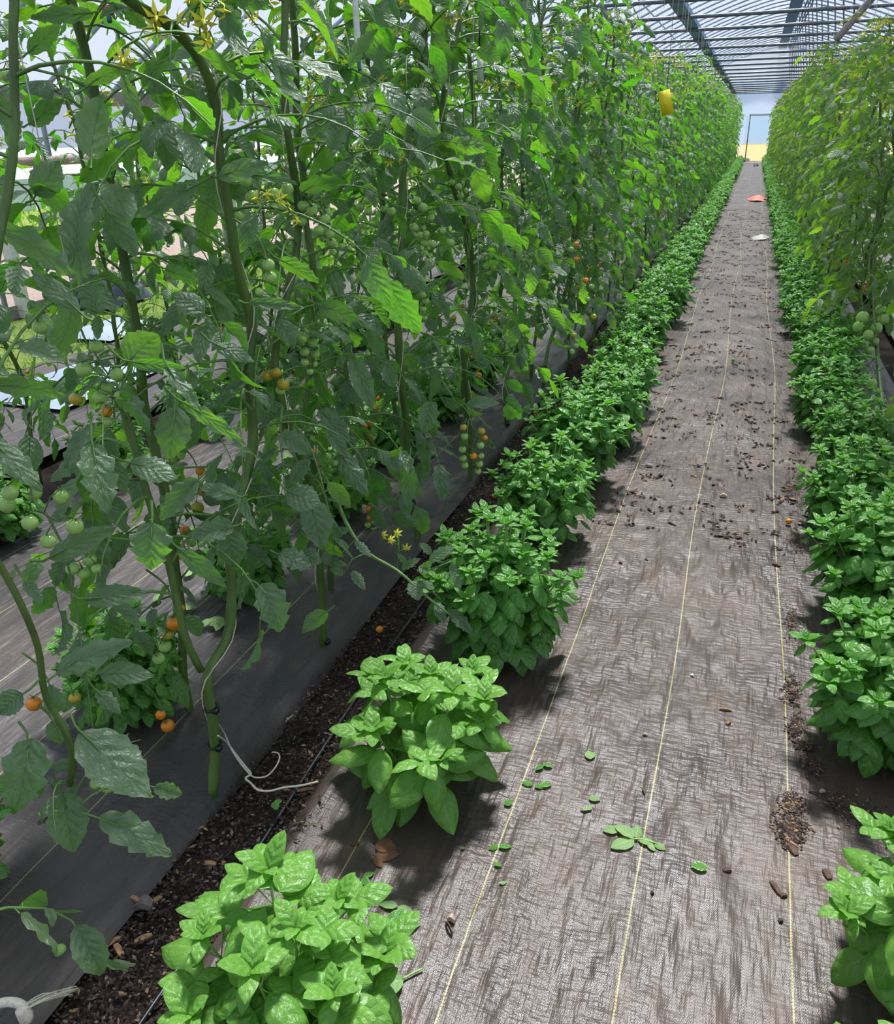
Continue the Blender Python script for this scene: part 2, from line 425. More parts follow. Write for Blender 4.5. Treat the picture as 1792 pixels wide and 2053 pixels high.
# ------------------------------------------------------------------ tomato plants
def compound(LV, st, base, az, elev, L, size, vigour=1.0, sides=5, small=True, bend=None):
    bend = U(0.9, 1.9) if bend is None else bend
    k = 7; pts = [A(base)]; el = elev; a = az
    for i in range(k):
        t = i / (k - 1)
        el2 = elev - bend * t; a += U(-.12, .12)
        pts.append(pts[-1] + L / k * A([math.cos(a) * math.cos(el2), math.sin(a) * math.cos(el2), math.sin(el2)]))
    pts = A(pts); rad = np.linspace(0.0033, 0.0011, k + 1) * (0.6 + size * 5)
    tube(st, pts, rad, sides, 0, False)
    def at(t):
        x = t * k; i = min(k - 1, int(x)); f = x - i
        return pts[i] * (1 - f) + pts[i + 1] * f, norm(pts[i + 1] - pts[i])
    up = A([0, 0, 1.0]); rn = U(0, 1)
    def leaflet(p, d, s, rr, terminal=False):
        d = norm(d + rv(.16)); n = norm(up * 0.9 + A([-0.25 * math.cos(az), -0.25 * math.sin(az), 0]) + rv(.38))
        LV.add(p, d, n, s, U(.85, 1.12), U(.2, 1.25), U(-.05, .55), U(-.3, .55), U(.0, .035), min(1, max(0, rr + U(-.25, .25))),
               'lobed' if (terminal or rng.random() < .45) else 'tomato')
    for t, s in ((.36, .72), (.60, .95), (.82, .9)):
        for sg in (-1, 1):
            if rng.random() < .06: continue
            p, tg = at(t + U(-.03, .03)); side = norm(np.cross(tg, up) * sg)
            q = p + (side + tg * .3) * size * .14
            tube(st, A([p, q]), 0.0011, 3, 0, False)
            leaflet(q, side * .9 + tg * U(.3, .8) - up * U(.05, .4), size * s * U(.85, 1.1), rn)
    if small:
        for t in (.48, .71):
            for sg in (-1, 1):
                if rng.random() < .5: continue
                p, tg = at(t); side = norm(np.cross(tg, up) * sg)
                leaflet(p, side + tg * .3, size * U(.28, .42), rn)
    p, tg = at(.999); leaflet(p, tg - up * U(0, .3), size * U(1.1, 1.35), rn, True)

def star(mb, c, up, r, n=5, mat=0, recurve=0.5, wid=0.34):
    up = norm(up); s = norm(np.cross(up, A([0.3, .9, .2]))); b = np.cross(up, s)
    for i in range(n):
        a = i * 2 * PI / n; d = math.cos(a) * s + math.sin(a) * b; e = np.cross(up, d)
        m = c + d * r * .5 + up * r * .12; tp = c + d * r - up * r * recurve
        mb.add([c, m + e * r * wid * .5, tp, m - e * r * wid * .5], [(0, 1, 2, 3)], None, None, .5, mat)

def fruit_mesh(name, mat, seg=14, ring=9, squash=0.95):
    mb = MB(); th = np.linspace(0, PI, ring + 1)[1:-1]; ph = np.arange(seg) * 2 * PI / seg
    T, P = np.meshgrid(th, ph, indexing='ij')
    rr = 1 - 0.10 * np.exp(-(T / .28) ** 2)
    v = np.stack([rr * np.sin(T) * np.cos(P), rr * np.sin(T) * np.sin(P), squash * rr * np.cos(T)], -1).reshape(-1, 3)
    v = np.concatenate([v, [[0, 0, squash * .86], [0, 0, -squash]]])
    k = ring - 1
    i, j = np.meshgrid(np.arange(k - 1), np.arange(seg), indexing='ij'); i = i.ravel(); j = j.ravel(); j2 = (j + 1) % seg
    q = np.stack([i * seg + j, (i + 1) * seg + j, (i + 1) * seg + j2, i * seg + j2], 1)
    t = [(k * seg, m, (m + 1) % seg) for m in range(seg)] + [(k * seg + 1, (k - 1) * seg + (m + 1) % seg, (k - 1) * seg + m) for m in range(seg)]
    mb.add(v * .5, q, t)
    if seg > 8:
        star(mb, A([0, 0, .45]), A([0, 0, 1]), .42, 5, 1, -.35, .2)
        tube(mb, [(0, 0, .43), (0.03, 0, .6)], .045, 5, 1)
    return mb.mesh(name, [mat, M_TRUSS])
FR = {'g': fruit_mesh('green_tomato', M_FG), 'y': fruit_mesh('turning_tomato', M_FY), 'o': fruit_mesh('orange_tomato', M_FO)}
FRL = {'g': fruit_mesh('small_green_tomato', M_FG, 7, 5), 'o': fruit_mesh('small_orange_tomato', M_FO, 7, 5)}

def truss(parent, base, az, n, ripe=0.0, size=0.026, low=False, droop=1.0):
    """a fruit truss: its stalk is the part, every tomato a sub-part"""
    mb = MB(); L = 0.055 + n * 0.0125; k = 8; pts = [A(base)]
    for i in range(k):
        t = i / (k - 1); el = 0.1 - droop * 1.5 * min(1, t * 1.6)
        pts.append(pts[-1] + L / k * A([math.cos(az + U(-.15, .15)) * math.cos(el), math.sin(az) * math.cos(el), math.sin(el)]))
    pts = A(pts); tube(mb, pts, np.linspace(.0024, .0012, k + 1), 4 if low else 5)
    spots = []
    for i in range(n):
        t = .28 + .72 * i / max(1, n - 1); x = t * k; m = min(k - 1, int(x)); p = pts[m] + (pts[m + 1] - pts[m]) * (x - m)
        s = (i % 2) * 2 - 1; sd = A([-math.sin(az), math.cos(az), 0]) * s
        dd = size * (1.02 - .35 * (i / n) ** 2) * U(.9, 1.1)
        c = p + sd * (dd * U(.55, .8)) + A([0, 0, -dd * U(.5, .8)]) + A([math.cos(az), math.sin(az), 0]) * U(-.4, .4) * dd
        tube(mb, [p, p + sd * dd * .35 + A([0, 0, .003]), c + A([0, 0, dd * .5])], .0011, 4)
        spots.append((c, dd, 'o' if U(0, 1) < ripe * (1.5 - i / n) * .8 else ('y' if U(0, 1) < ripe * .7 else 'g')))
    o = mb.build('fruit_truss', M_TRUSS, parent)
    for c, dd, kd in spots:
        put('tomato', FRL['o' if kd == 'o' else 'g'] if low else FR[kd], o, c, (U(-.4, .4), U(-.4, .4), U(0, 6)), dd)
    return o

def flower_cluster_mesh(seed, n=6, low=False):
    st = rng.getstate(); rng.seed(seed)
    mb = MB(); p = A([0, 0, 0.]); pts = [p]
    for i in range(5): pts.append(pts[-1] + A([.02, U(-.006, .006), .004 - .004 * i]))
    pts = A(pts); tube(mb, pts, .0014, 3, 0)
    for i in range(n):
        b = pts[1 + i % 5]; s = (i % 2) * 2 - 1
        e = b + A([U(0, .02), s * U(.012, .026), U(-.02, .01)]); tube(mb, [b, (b + e) / 2 + A([0, 0, .004]), e], .0009, 3, 0)
        if i < n * .7: star(mb, e, norm(A([.2, s, U(-.9, .3)])), U(.010, .015), 6, 1, U(.1, .7), .36); tube(mb, [e, e + norm(A([.2, s, -.5])) * .009], [.002, .0006], 4, 1)
        else: tube(mb, [e, e + A([0, s * .004, -.009])], [.0022, .0008], 4, 0)
    rng.setstate(st)
    return mb.mesh('flower_cluster', [M_PET, M_PETAL])
FLW = [flower_cluster_mesh(i, 7 + i % 3) for i in range(4)]

def random_stem(h, lean=0.0):
    pts = [A([0, 0, -.02])]; a = U(0, 6.28); z = 0
    while z < h:
        z += .11; a += U(-1.3, 1.3)
        k = min(1, z * 3)
        pts.append(A([k * .035 * math.cos(a) + lean * max(0, z - 1.3) ** 1.5, k * .035 * math.sin(a), z]))
    return A(pts)

def foliate(root, stem, seed, z0, z1, step, L, size, res, res_s, trusses, flowers, low=False, ripe_z=0.75, radius=.013,
            fade=True, bias=None, hero=None, ntr=9, side_bias=None, extra=(), skipf=None, sides=8):
    rng.seed(seed)
    st = MB(); LV = Leaves(); stm = MB()
    k = len(stem); path = smooth_path(stem, k * 3)
    hh = path[:, 2]; rad = radius * np.clip(1.05 - .5 * np.clip((hh - .9) / 1.7, 0, 1), .3, 1)
    rad = rad * (1 + .16 * np.abs(np.sin(hh * 26)) ** 8)
    tube(stm, path, rad, sides)
    for ex in extra: tube(stm, smooth_path(ex, len(ex) * 3), radius * .72, sides)
    paths = [path] + [smooth_path(ex, len(ex) * 3) for ex in extra]
    az = U(0, 6.28)
    for pth in paths:
        z = max(z0, pth[0][2] + .1); top = min(z1, pth[-1][2])
        while z < top:
            i = int(np.argmin(np.abs(pth[:, 2] - z))); p = pth[i]
            az += 2.4 + U(-.5, .5); f = min(1, max(.3, (z1 + .25 - z) / .7)) if fade else 1
            if bias and rng.random() < bias[1]: az = bias[0] + U(-1.3, 1.3)
            z += step * U(.6, 1.4)
            if skipf and skipf(p, az): continue
            compound(LV, st, p, az, U(.1, .9), L * f * U(.8, 1.15), size * (.55 + .45 * f) * U(.85, 1.15), sides=3 if low else 5, small=not low, bend=U(.8, 1.6) + (.5 if p[2] < .9 else 0))
        # growing tip
        p = pth[-1]
        for j in range(4): compound(LV, st, p - A([0, 0, .03 * j]), U(0, 6.28), U(.7, 1.3), L * .4, size * .45, sides=3, small=False)
    fo = MB()
    if hero: thin_out(LV, stem)
    LV.write(fo, res)
    stm.build('stem', M_TS, root)
    v0 = fo.n
    # petioles are part of the foliage piece, a second material
    for a, b in (('v', 'v'),): pass
    for vv, uu, rr in zip(st.v, st.uv, st.r): pass
    off = fo.n
    for vv, uu, rr in zip(st.v, st.uv, st.r): fo.v.append(vv); fo.uv.append(uu); fo.r.append(rr)
    for q in st.q: fo.q.append(q + off); fo.qm.append(np.full(len(q), 1))
    fo.n += st.n
    if hero: hero(fo)
    fo.build('foliage', [M_TL, M_PET], root)
    for z in trusses:
        i = int(np.argmin(np.abs(path[:, 2] - z))); a = (bias[0] + U(-.9, .9)) if bias and rng.random() < .6 else U(0, 6.28)
        truss(root, path[i], a, rng.randint(ntr - 3, ntr + 2), .75 if z < ripe_z else (.1 if z < ripe_z + .15 else 0), .025, low)
    for z in flowers:
        i = int(np.argmin(np.abs(path[:, 2] - z))); a = U(0, 6.28)
        q = path[i] + A([math.cos(a), math.sin(a), U(-.2, .6)]) * U(.04, .2)
        o = put('flower_cluster', FLW[rng.randint(0, 3)], root, q, (U(-.4, .4), U(-.5, .3), a), U(1.0, 1.5))

# the near vines of the left row follow the stems in the photograph
ROWX = -1.05
def pxs(l, x, dx=0.0): return A([atx(a, b, x + dx * i / max(1, len(l) - 1)) for i, (a, b) in enumerate(l)])

CLEAR = []     # places where the near vines keep random leaves from hiding fruit, large leaves and stems
hero_leaves = [  # base x, y, tip x, y, width px, shows its underside (lit through), depth
 (182,317,193,201,76,1,1.35),(-10,190,38,268,55,1,1.3),(57,107,112,48,42,1,1.35),(187,28,50,30,36,0,1.4),(170,170,272,118,36,1,1.4),
 (243,150,298,258,36,1,1.35),(480,157,400,92,38,1,1.5),(285,170,350,85,42,1,1.55),(392,338,303,213,46,0,1.5),(400,365,305,418,42,0,1.5),
 (437,357,528,318,40,0,1.5),(490,350,585,355,28,0,1.55),(72,392,113,322,64,0,1.35),(150,508,157,375,72,0,1.35),(211,415,278,512,46,1,1.4),
 (-10,450,187,553,62,1,1.25),(160,625,60,535,42,0,1.3),(197,630,165,550,60,0,1.4),(410,630,350,580,50,0,1.6),(500,606,600,610,30,0,1.6),
 (512,425,480,490,34,0,1.6),(-20,770,145,780,56,1,1.25),(255,727,310,665,78,1,1.35),(330,735,400,810,34,0,1.3),(260,728,370,735,30,1,1.3),
 (365,805,492,885,38,1,1.35),(355,815,335,920,72,0,1.5),(182,890,215,1018,76,0,1.3),(262,925,350,955,56,0,1.35),(305,1048,300,1143,88,0,1.3),
 (100,1120,212,1055,50,0,1.35),(-20,880,78,968,60,0,1.2),(172,1205,282,1182,44,0,1.4),(115,1345,240,1275,72,0,1.4),(200,1350,297,1350,46,0,1.45),
 (468,1055,385,1075,56,0,1.7),(475,995,400,970,36,0,1.7),(395,960,315,1040,52,0,1.6),(458,1062,470,1135,60,0,1.75),(525,1170,572,1265,74,0,1.8),
 (355,1100,455,1170,40,1,1.6),(560,1110,620,1130,52,0,1.9),(157,1469,300,1585,98,0,1.35),(65,1480,30,1632,98,0,1.3),(126,1588,147,1709,78,0,1.4),
 (200,1636,342,1705,72,0,1.4),(45,1390,-5,1430,56,0,1.3),(115,1430,100,1378,46,0,1.4),(110,1440,120,1490,42,0,1.4),(195,1385,238,1425,36,0,1.5),
 (620,1000,650,1095,62,0,2.1),(680,905,735,990,48,0,2.2),(705,715,748,815,42,0,2.3),(865,805,850,866,46,0,2.7),(935,810,1002,800,26,0,2.9),
 (600,1110,640,1125,46,0,2.1),(655,1225,608,1260,36,1,2.1),(560,870,620,905,50,0,1.9),(575,985,640,1010,60,0,1.95),(640,820,700,880,46,0,2.2),
 (150,1530,95,1535,26,0,1.45),(50,1165,80,1200,30,0,1.35),(430,690,505,720,34,0,1.6),(560,520,640,560,40,1,1.8),(640,610,720,640,44,1,1.9),
 (700,130,745,60,34,1,1.9),(650,250,690,210,44,0,1.9),(665,300,685,222,50,0,1.9),(855,250,850,330,34,0,2.6),(600,380,690,350,44,1,1.9),
 (60,250,120,200,40,1,1.5),(330,540,400,560,40,1,1.5),(560,640,590,690,40,0,1.9)]

def hero_foliage(lo, hi):
    def f(fo):
        LV = Leaves()
        for k, (bx, by, tx, ty, w, back, dp) in enumerate(hero_leaves):
            if not (lo <= dp < hi): continue
            b = atd(bx, by, dp); t = atd(tx, ty, dp + (.05 if back else -.03) * U(.2, 1)); d = t - b; L = np.linalg.norm(d)
            view = norm(CAM - b); n = -view if back else view
            n = norm(n + A([0, 0, .5 if not back else .55]) + rv(.12))
            wd = w * dp / FPX / (0.58 * L)
            LV.add(b, d, n, L * 1.04, min(1.6, wd), U(.15, .7), U(.05, .3), U(-.1, .3), U(.01, .03), U(.45, .9) if not back else U(.3, 1), 'lobed' if k % 2 else 'tomato')
            tg = norm(-d + rv(.4) * L); tube(fo, [b + tg * .03 + A([0, 0, .008]), b + tg * .012, b + norm(d) * L * .3], [.0024, .002, .001], 5, 1, False)
        LV.write(fo, (22, 6))
    return f

stem0 = pxs([(-60,900),(-20,760),(-30,600),(10,420),(40,260),(20,120),(30,-60),(60,-250),(80,-420)], -1.02)
stem0 = np.concatenate([[A([-1.04, .36, -.03]), A([-1.05, .38, .25]), A([-1.03, .44, .50]), A([-1.04, .50, .72])], stem0])
br0 = A([atd(x, y, d) for x, y, d in ((-70,1040,1.2),(-10,1115,1.24),(40,1205,1.28),(80,1300,1.32),(87,1400,1.34),(125,1450,1.36),(150,1510,1.37),(140,1575,1.38))])
stem1 = pxs([(425,1605),(432,1500),(424,1420),(408,1350),(458,1285),(466,1200),(460,1100),(480,1000),(510,900),(503,800),(495,710),(512,660),(485,580),(468,500),(460,420),(445,350),(434,280),(440,215),(400,110),(345,50),(240,-5),(170,-120),(140,-260)], -1.05)
br1 = pxs([(404,1345),(372,1290),(352,1190),(330,1090),(290,980),(265,870),(235,780)], -1.05, -.12)
stem2 = pxs([(648,1300),(648,1220),(640,1130),(640,1040),(610,930),(570,840),(545,740),(560,640),(595,520),(600,400),(580,300),(568,200),(567,100),(575,0),(560,-150),(580,-300)], -1.08)
stem3 = pxs([(834,1110),(840,1050),(820,1000),(803,950),(820,890),(806,780),(796,660),(800,560),(808,440),(805,330),(828,240),(850,140),(850,0),(835,-110),(850,-230)], -1.06)
br3 = pxs([(818,975),(780,930),(730,870),(700,800),(690,720)], -1.1, -.15)
stem4 = pxs([(940,990),(945,900),(938,800),(925,700),(950,600),(945,480),(900,350),(880,240),(900,120),(930,20),(920,-80)], -1.05)
stem5 = pxs([(1018,862),(1010,800),(1025,700),(1035,600),(1030,500),(1052,400),(1042,330),(1055,220),(1062,150),(1085,50),(1100,-40),(1110,-110)], -1.08)
stem6 = pxs([(1088,780),(1095,700),(1120,640),(1145,540),(1150,440),(1148,330),(1160,220),(1180,120),(1190,20),(1200,-50)], -1.06)

hero_fruit = {   # px x, y, diameter, ripeness
 0: [[(20,988,33,'g'),(70,988,28,'g'),(14,1012,34,'g'),(122,996,31,'g'),(60,1048,33,'g'),(150,1056,34,'g'),(97,1085,31,'g')],
     [(180,1123,28,'g'),(145,1140,27,'g'),(168,1149,25,'g'),(194,1140,22,'g')],
     [(68,1411,31,'o'),(150,1399,24,'y')],[(80,655,30,'g'),(215,1575,30,'g'),(193,1570,26,'g')],
     [(10,151,22,'g'),(31,102,24,'g'),(41,138,22,'g')]],
 1: [[(193,695,29,'g'),(168,741,32,'g'),(233,750,28,'g'),(242,795,27,'g'),(211,778,29,'g'),(238,812,25,'g'),(258,816,24,'g'),(284,845,19,'g'),(152,800,27,'y'),(200,797,29,'g'),(213,826,24,'o'),(215,845,22,'g')],
     [(504,394,26,'g'),(494,364,23,'g'),(576,379,25,'g'),(549,389,27,'g'),(562,412,23,'g'),(547,416,21,'g'),(538,431,17,'g'),(479,433,20,'g')],
     [(542,556,26,'g'),(538,531,26,'g'),(520,585,18,'g')],
     [(553,747,22,'y'),(535,753,25,'y'),(568,770,25,'y'),(562,782,20,'g')],
     [(361,1219,19,'o'),(348,1250,29,'o'),(363,1256,23,'y'),(336,1272,23,'y'),(330,1295,28,'g'),(318,1320,25,'g')],
     [(336,1455,27,'o'),(322,1433,21,'o')],
     [(439,22,25,'g'),(458,21,23,'g'),(400,41,23,'g'),(489,5,27,'g'),(472,32,23,'g'),(477,47,17,'g'),(455,54,15,'g'),(470,69,13,'g'),(380,32,21,'g')],
     [(396,1018,26,'y'),(402,945,20,'o'),(404,986,18,'o')]],
 2: [[(608,413,24,'g'),(625,424,23,'g'),(605,443,22,'g'),(646,441,22,'g'),(640,462,21,'g'),(662,469,21,'g'),(665,486,18,'g'),(686,493,13,'g'),(700,497,10,'g')],
     [(622,832,21,'g'),(620,857,22,'g'),(629,879,18,'g'),(647,893,18,'g'),(655,915,20,'g'),(670,928,14,'g')],
     [(655,1228,15,'o')],[(590,860,18,'g'),(575,875,18,'g')]],
 3: [[(774,247,17,'g'),(764,258,15,'g'),(749,271,15,'g'),(731,256,13,'g'),(730,309,15,'g')],
     [(736,402,17,'g'),(723,414,18,'g'),(738,424,17,'g'),(750,402,15,'g'),(770,419,15,'g'),(785,424,18,'g'),(806,440,19,'g'),(836,402,17,'g'),(848,416,20,'g'),(864,436,15,'g'),(829,455,18,'g'),(854,469,15,'g'),(867,489,17,'g'),(903,486,17,'g'),(886,462,17,'g')],
     [(770,558,21,'g'),(724,556,15,'g'),(724,600,17,'g')],
     [(730,853,16,'o'),(743,850,14,'o'),(743,874,14,'o'),(741,888,14,'y'),(718,905,14,'y')],
     [(742,987,11,'o'),(740,1020,14,'o'),(741,1038,13,'o'),(749,1034,12,'g'),(755,1046,13,'g'),(749,1064,18,'g'),(738,1052,15,'g')]],
 4: [[(929,857,15,'y'),(931,875,16,'g'),(965,865,16,'y'),(972,878,12,'o'),(963,893,16,'g'),(927,901,16,'g'),(949,915,16,'o'),(928,919,16,'g'),(964,914,14,'g'),(961,930,15,'g'),(932,933,15,'g'),(958,945,14,'g')],
     [(960,752,12,'o'),(910,637,11,'y'),(900,718,11,'g')]],
 5: [[(1145,500,12,'g'),(1155,490,12,'o'),(1156,520,12,'o'),(1174,562,12,'o'),(1190,635,12,'y'),(1178,600,11,'g'),(1186,575,11,'g'),(1155,693,11,'g'),(1147,705,11,'g'),(1150,672,11,'y')]],
}
def clear_points():
    for g in hero_fruit.values():
        for l in g:
            for (x, y, d, kd) in l: CLEAR.append((x, y, 43.0 / d, d * .9))
    for (bx, by, tx, ty, w, back, dp) in hero_leaves:
        for f in (.15, .45, .75): CLEAR.append((bx + (tx - bx) * f, by + (ty - by) * f, dp, 26))
def proj(p):
    v = R.T @ (A(p) - CAM); return W / 2 + FPX * v[0] / v[2], H / 2 + FPX * v[1] / v[2], v[2]
def thin_out(LV, stem):
    c = A(CLEAR); S = A([proj(q) for q in smooth_path(stem, 80)]); out = []
    for l in LV.L:
        m = l[0] + norm(l[1]) * l[3] * .5; x, y, z = proj(m)
        if z < 1.12: continue
        h = l[3] * FPX / z * .42
        if np.any((np.hypot(c[:, 0] - x, c[:, 1] - y) < c[:, 3] + h) & (z < c[:, 2] + .02)) and rng.random() < .9: continue
        if np.any((np.hypot(S[:, 0] - x, S[:, 1] - y) < 12 + h) & (z < S[:, 2])) and rng.random() < .6: continue
        out.append(l)
    LV.L = out
def hero_trusses(root, key, rowx=ROWX):
    for g in hero_fruit.get(key, []):
        mb = MB(); sp = []
        D = [43.0 / g_[2] for g_ in g]; dm = sorted(D)[len(D) // 2]
        x0 = atd(sum(a[0] for a in g) / len(g), g[0][1], dm)
        pts = []
        for (x, y, d, kd) in g:
            dd = dm + U(-.02, .02); c = atd(x, y, dd); sz = d * dd / FPX
            sp.append((c, sz, kd)); pts.append(c)
        P = sorted(pts, key=lambda p: -p[2]); P = A(P)
        ax = A([np.mean(P[max(0, i - 1):i + 2], axis=0) + A([0.0, 0, .022]) for i in range(len(P))])
        t0 = ax[0] + A([-.03, .02, .045])
        line = np.concatenate([[t0 + A([-.05, .0, .03]), t0], ax]); line = smooth_path(line, len(line) * 2)
        tube(mb, line, np.linspace(.0026, .0012, len(line)), 5)
        for (c, sz, kd) in sp:
            j = int(np.argmin(np.linalg.norm(line - c, axis=1)))
            tube(mb, [line[j], (line[j] + c + A([0, 0, sz * .8])) / 2 + A([0, 0, .004]), c + A([0, 0, sz * .5])], .0012, 4)
        o = mb.build('fruit_truss', M_TRUSS, root)
        for (c, sz, kd) in sp: put('tomato', FR[kd], o, c, (U(-.35, .35), U(-.35, .35), U(0, 6)), sz)

def twine_up(x, y, z0, z1, stem=None):
    pass

clear_points()
GRP_L = 'tomato vines in the row left of the path'
near_spec = [
 (stem0, 'tomato vine at the bottom left corner with big drooping leaves and green fruit', (br0,), 11, .2, 2.35),
 (stem1, 'thick stemmed tomato vine with black clips and twine on its bare foot', (br1,), 12, .55, 2.3),
 (stem2, 'tomato vine rising behind the second basil, clip on its thin foot', (), 13, .45, 2.4),
 (stem3, 'forked tomato vine behind the large bushy basil with a shoot hanging over it', (br3,), 14, .5, 2.45),
 (stem4, 'tomato vine with a low truss of green and orange fruit above the soil strip', (), 15, .5, 2.45),
 (stem5, 'tomato vine with curving stem behind the fourth basil from the camera', (), 16, .45, 2.45),
 (stem6, 'tomato vine beside the fifth and sixth basil with orange fruit hanging low', (), 17, .45, 2.45)]
FLZ = [[1.5, 1.75, 1.9], [1.35, 1.6, 1.7, 1.8, 1.95], [1.4, 1.6, 1.75, 1.9], [1.45, 1.6, 1.75, 1.9, 2.0, 2.1], [1.5, 1.65, 1.8, 1.9, 2.0, 2.1], [1.5, 1.6, 1.75, 1.9, 2.0, 2.1], [1.5, 1.7, 1.8, 1.95, 2.1, 2.2]]
for i, (stp, lab, ex, seed, z0, z1) in enumerate(near_spec):
    root = empty('tomato_plant'); tag(root, lab, 'tomato plant', GRP_L)
    bands = [(1.15, 1.42), (1.42, 1.76), (1.76, 2.25), (2.25, 2.75), (2.75, 9), (99, 100), (99, 100)]
    def skipf(p, az, i=i):
        # leave the clear air in front of the hand placed leaves and the bare feet
        return i <= 1 and math.cos(az) > .55 and rng.random() < .75
    root.location = (0, 0, 0)
    foliate(root, stp, seed, z0, z1, [.05, .042, .036, .034, .034, .034, .034][i], .38, .10 if i < 3 else .098, (16, 4), None, [] if i < 6 else [.6, .9, 1.2], FLZ[i],
            hero=hero_foliage(*bands[i]), extra=ex, radius=(.0075, .0118, .0105, .0125, .0105, .0105, .010)[i], skipf=skipf, sides=10, ripe_z=.8, bias=(PI / 2 if i else PI, .25))
    hero_trusses(root, i)
    if i in (2, 3, 4, 5):
        for z in (1.0, 1.25): 
            rng.seed(900 + i * 7 + int(z * 10)); k = int(np.argmin(np.abs(stp[:, 2] - z))); truss(root, stp[k], U(-1.2, .8), 9, 0.0, .026)
    if i == 3:      # the long shoot that hangs over the basil
        rng.seed(77); sh = A([atd(x, y, d) for x, y, d in ((640,940,2.45),(673,994,2.4),(689,1042,2.36),(730,1110,2.3),(798,1141,2.28),(845,1189,2.26),(905,1235,2.25))])
        mb = MB(); tube(mb, smooth_path(sh, 20), np.linspace(.0075, .003, 20), 7, 1); LV = Leaves()
        for (bx, by, tx, ty, w) in ((826,1165,838,1200,44),(845,1150,862,1125,22),(860,1125,905,1095,30),(905,1130,922,1178,24),(842,1165,868,1178,22),(875,1208,890,1245,26),(900,1222,946,1266,30),(805,1140,838,1120,20),(840,1135,858,1145,18),
                                    (712,1085,742,1112,20),(700,1100,672,1078,16),(640,1120,690,1130,22),(706,1145,730,1178,24),(688,1150,665,1140,20),(815,1130,800,1112,14),(865,1110,845,1090,20),(660,1075,695,1060,26)):
            b = atd(bx, by, 2.27); t = atd(tx, ty, 2.24); LV.add(b, t - b, norm(CAM - b) + A([0, 0, .6]) + rv(.1), np.linalg.norm(t - b) * 1.05, min(1.5, w * 2.27 / FPX / (.58 * np.linalg.norm(t - b))), .3, .2, .1, .01, .9, 'lobed')
        LV.write(mb, (16, 4)); tube(mb, [atd(845,1150,2.27), atd(880,1135,2.26), atd(905,1125,2.25)], .0018, 4, 1); tube(mb, [atd(730,1110,2.3), atd(705,1122,2.29), atd(690,1150,2.28)], .0018, 4, 1)
        mb.build('side_shoot', [M_TL, M_PET], root)
        mb = MB(); fs = [(770,1073),(784,1082),(797,1069),(815,1098)]
        tube(mb, [atd(796,1140,2.27), atd(800,1100,2.27), atd(797,1072,2.27)], .0016, 4); tube(mb, [atd(799,1095,2.27), atd(784,1084,2.27), atd(772,1090,2.27)], .0012, 4); tube(mb, [atd(800,1105,2.27), atd(815,1100,2.27)], .0012, 4)
        for x, y in fs: star(mb, atd(x, y, 2.26), norm(CAM - atd(x, y, 2.26)) + rv(.4), .016, 6, 1, .3, .4)
        mb.build('flower_cluster', [M_PET, M_PETAL], root)

# mid and far vines: a few grown once and copied down the rows
HOLD = (0, 0, -50)
protos = {'mid': [], 'far': []}
for j in range(5):
    rng.seed(200 + j); root = empty('tomato_plant')
    stp = random_stem(U(1.95, 2.2), U(-.05, .12))
    foliate(root, stp, 300 + j, .36, 2.3, .037, .36, .092, (8, 4), None, [.55, .8, 1.05, 1.3], [1.3, 1.5, 1.62, 1.75, 1.85, 1.95, 2.05, 2.15, 2.25, 2.3], low=True, radius=.011, ntr=8, sides=6)
    protos['mid'].append((root, tree_of(root)))
for j in range(4):
    rng.seed(240 + j); root = empty('tomato_plant')
    stp = random_stem(U(2.15, 2.4), U(-.05, .12))
    foliate(root, stp, 340 + j, .25, 2.5, .034, .36, .088, (5, 2), None, [.8], [1.3, 1.6, 1.8, 1.95, 2.05, 2.15, 2.25, 2.35], low=True, radius=.011, ntr=6, sides=5)
    protos['far'].append((root, tree_of(root)))
used = set()
ORD = ['first', 'second', 'third', 'fourth', 'fifth', 'sixth', 'seventh', 'eighth', 'ninth', 'tenth', 'eleventh', 'twelfth', 'thirteenth', 'fourteenth']
def paler(o):
    for c in o.children:
        if c.name.startswith('foliage'): c.material_slots[0].link = 'OBJECT'; c.material_slots[0].material = M_TLR
    return o
def plant(kind, x, y, lab, group, sc=1.0):
    j = rng.randrange(len(protos[kind])); root, tr = protos[kind][j]
    if (kind, j) not in used:
        used.add((kind, j)); o = root; o.location = (x, y, 0); o.rotation_euler = (0, 0, U(0, 6.28)); o.scale = (sc,) * 3
    else: o = dup(root, tr, (x, y, 0), U(0, 6.28), sc)
    tag(o, lab, 'tomato plant', group); return o
rng.seed(5); y = 5.5; k = 7
while y < 44.6:
    lab = ('leafy tomato vine, %s from the camera in the row left of the path' % ORD[k]) if k < 14 else 'tomato vine far along the row left of the path, crowded by its neighbours'
    plant('mid' if y < 14 else 'far', ROWX + U(-.06, .08), y, lab, GRP_L if k < 14 else 'distant vines left of the path', U(.95, 1.05))
    y += .62 * U(.95, 1.05); k += 1
for k2, (x2, y2) in enumerate(((-1.30, 1.50), (-1.22, 2.22), (-1.25, 2.95), (-1.15, 3.62), (-1.2, 4.45), (-1.2, 5.1))):
    plant('mid', x2, y2, 'slender second vine standing close behind the left row, %s from the camera' % ORD[k2], 'second vines behind the left row', U(.98, 1.06))
GRP_R = 'tomato vines in the row right of the path'
root = empty('tomato_plant'); tag(root, 'tomato vine in the right row with large plum shaped green fruit in a cluster', 'tomato plant', GRP_R)
stR = pxs([(1800, 1010), (1768, 830), (1751, 614), (1746, 532), (1751, 477), (1768, 392), (1765, 317), (1738, 259), (1702, 170), (1678, 95)], .80)
stR = np.concatenate([[A([.86, stR[0][1], -.02])], stR])
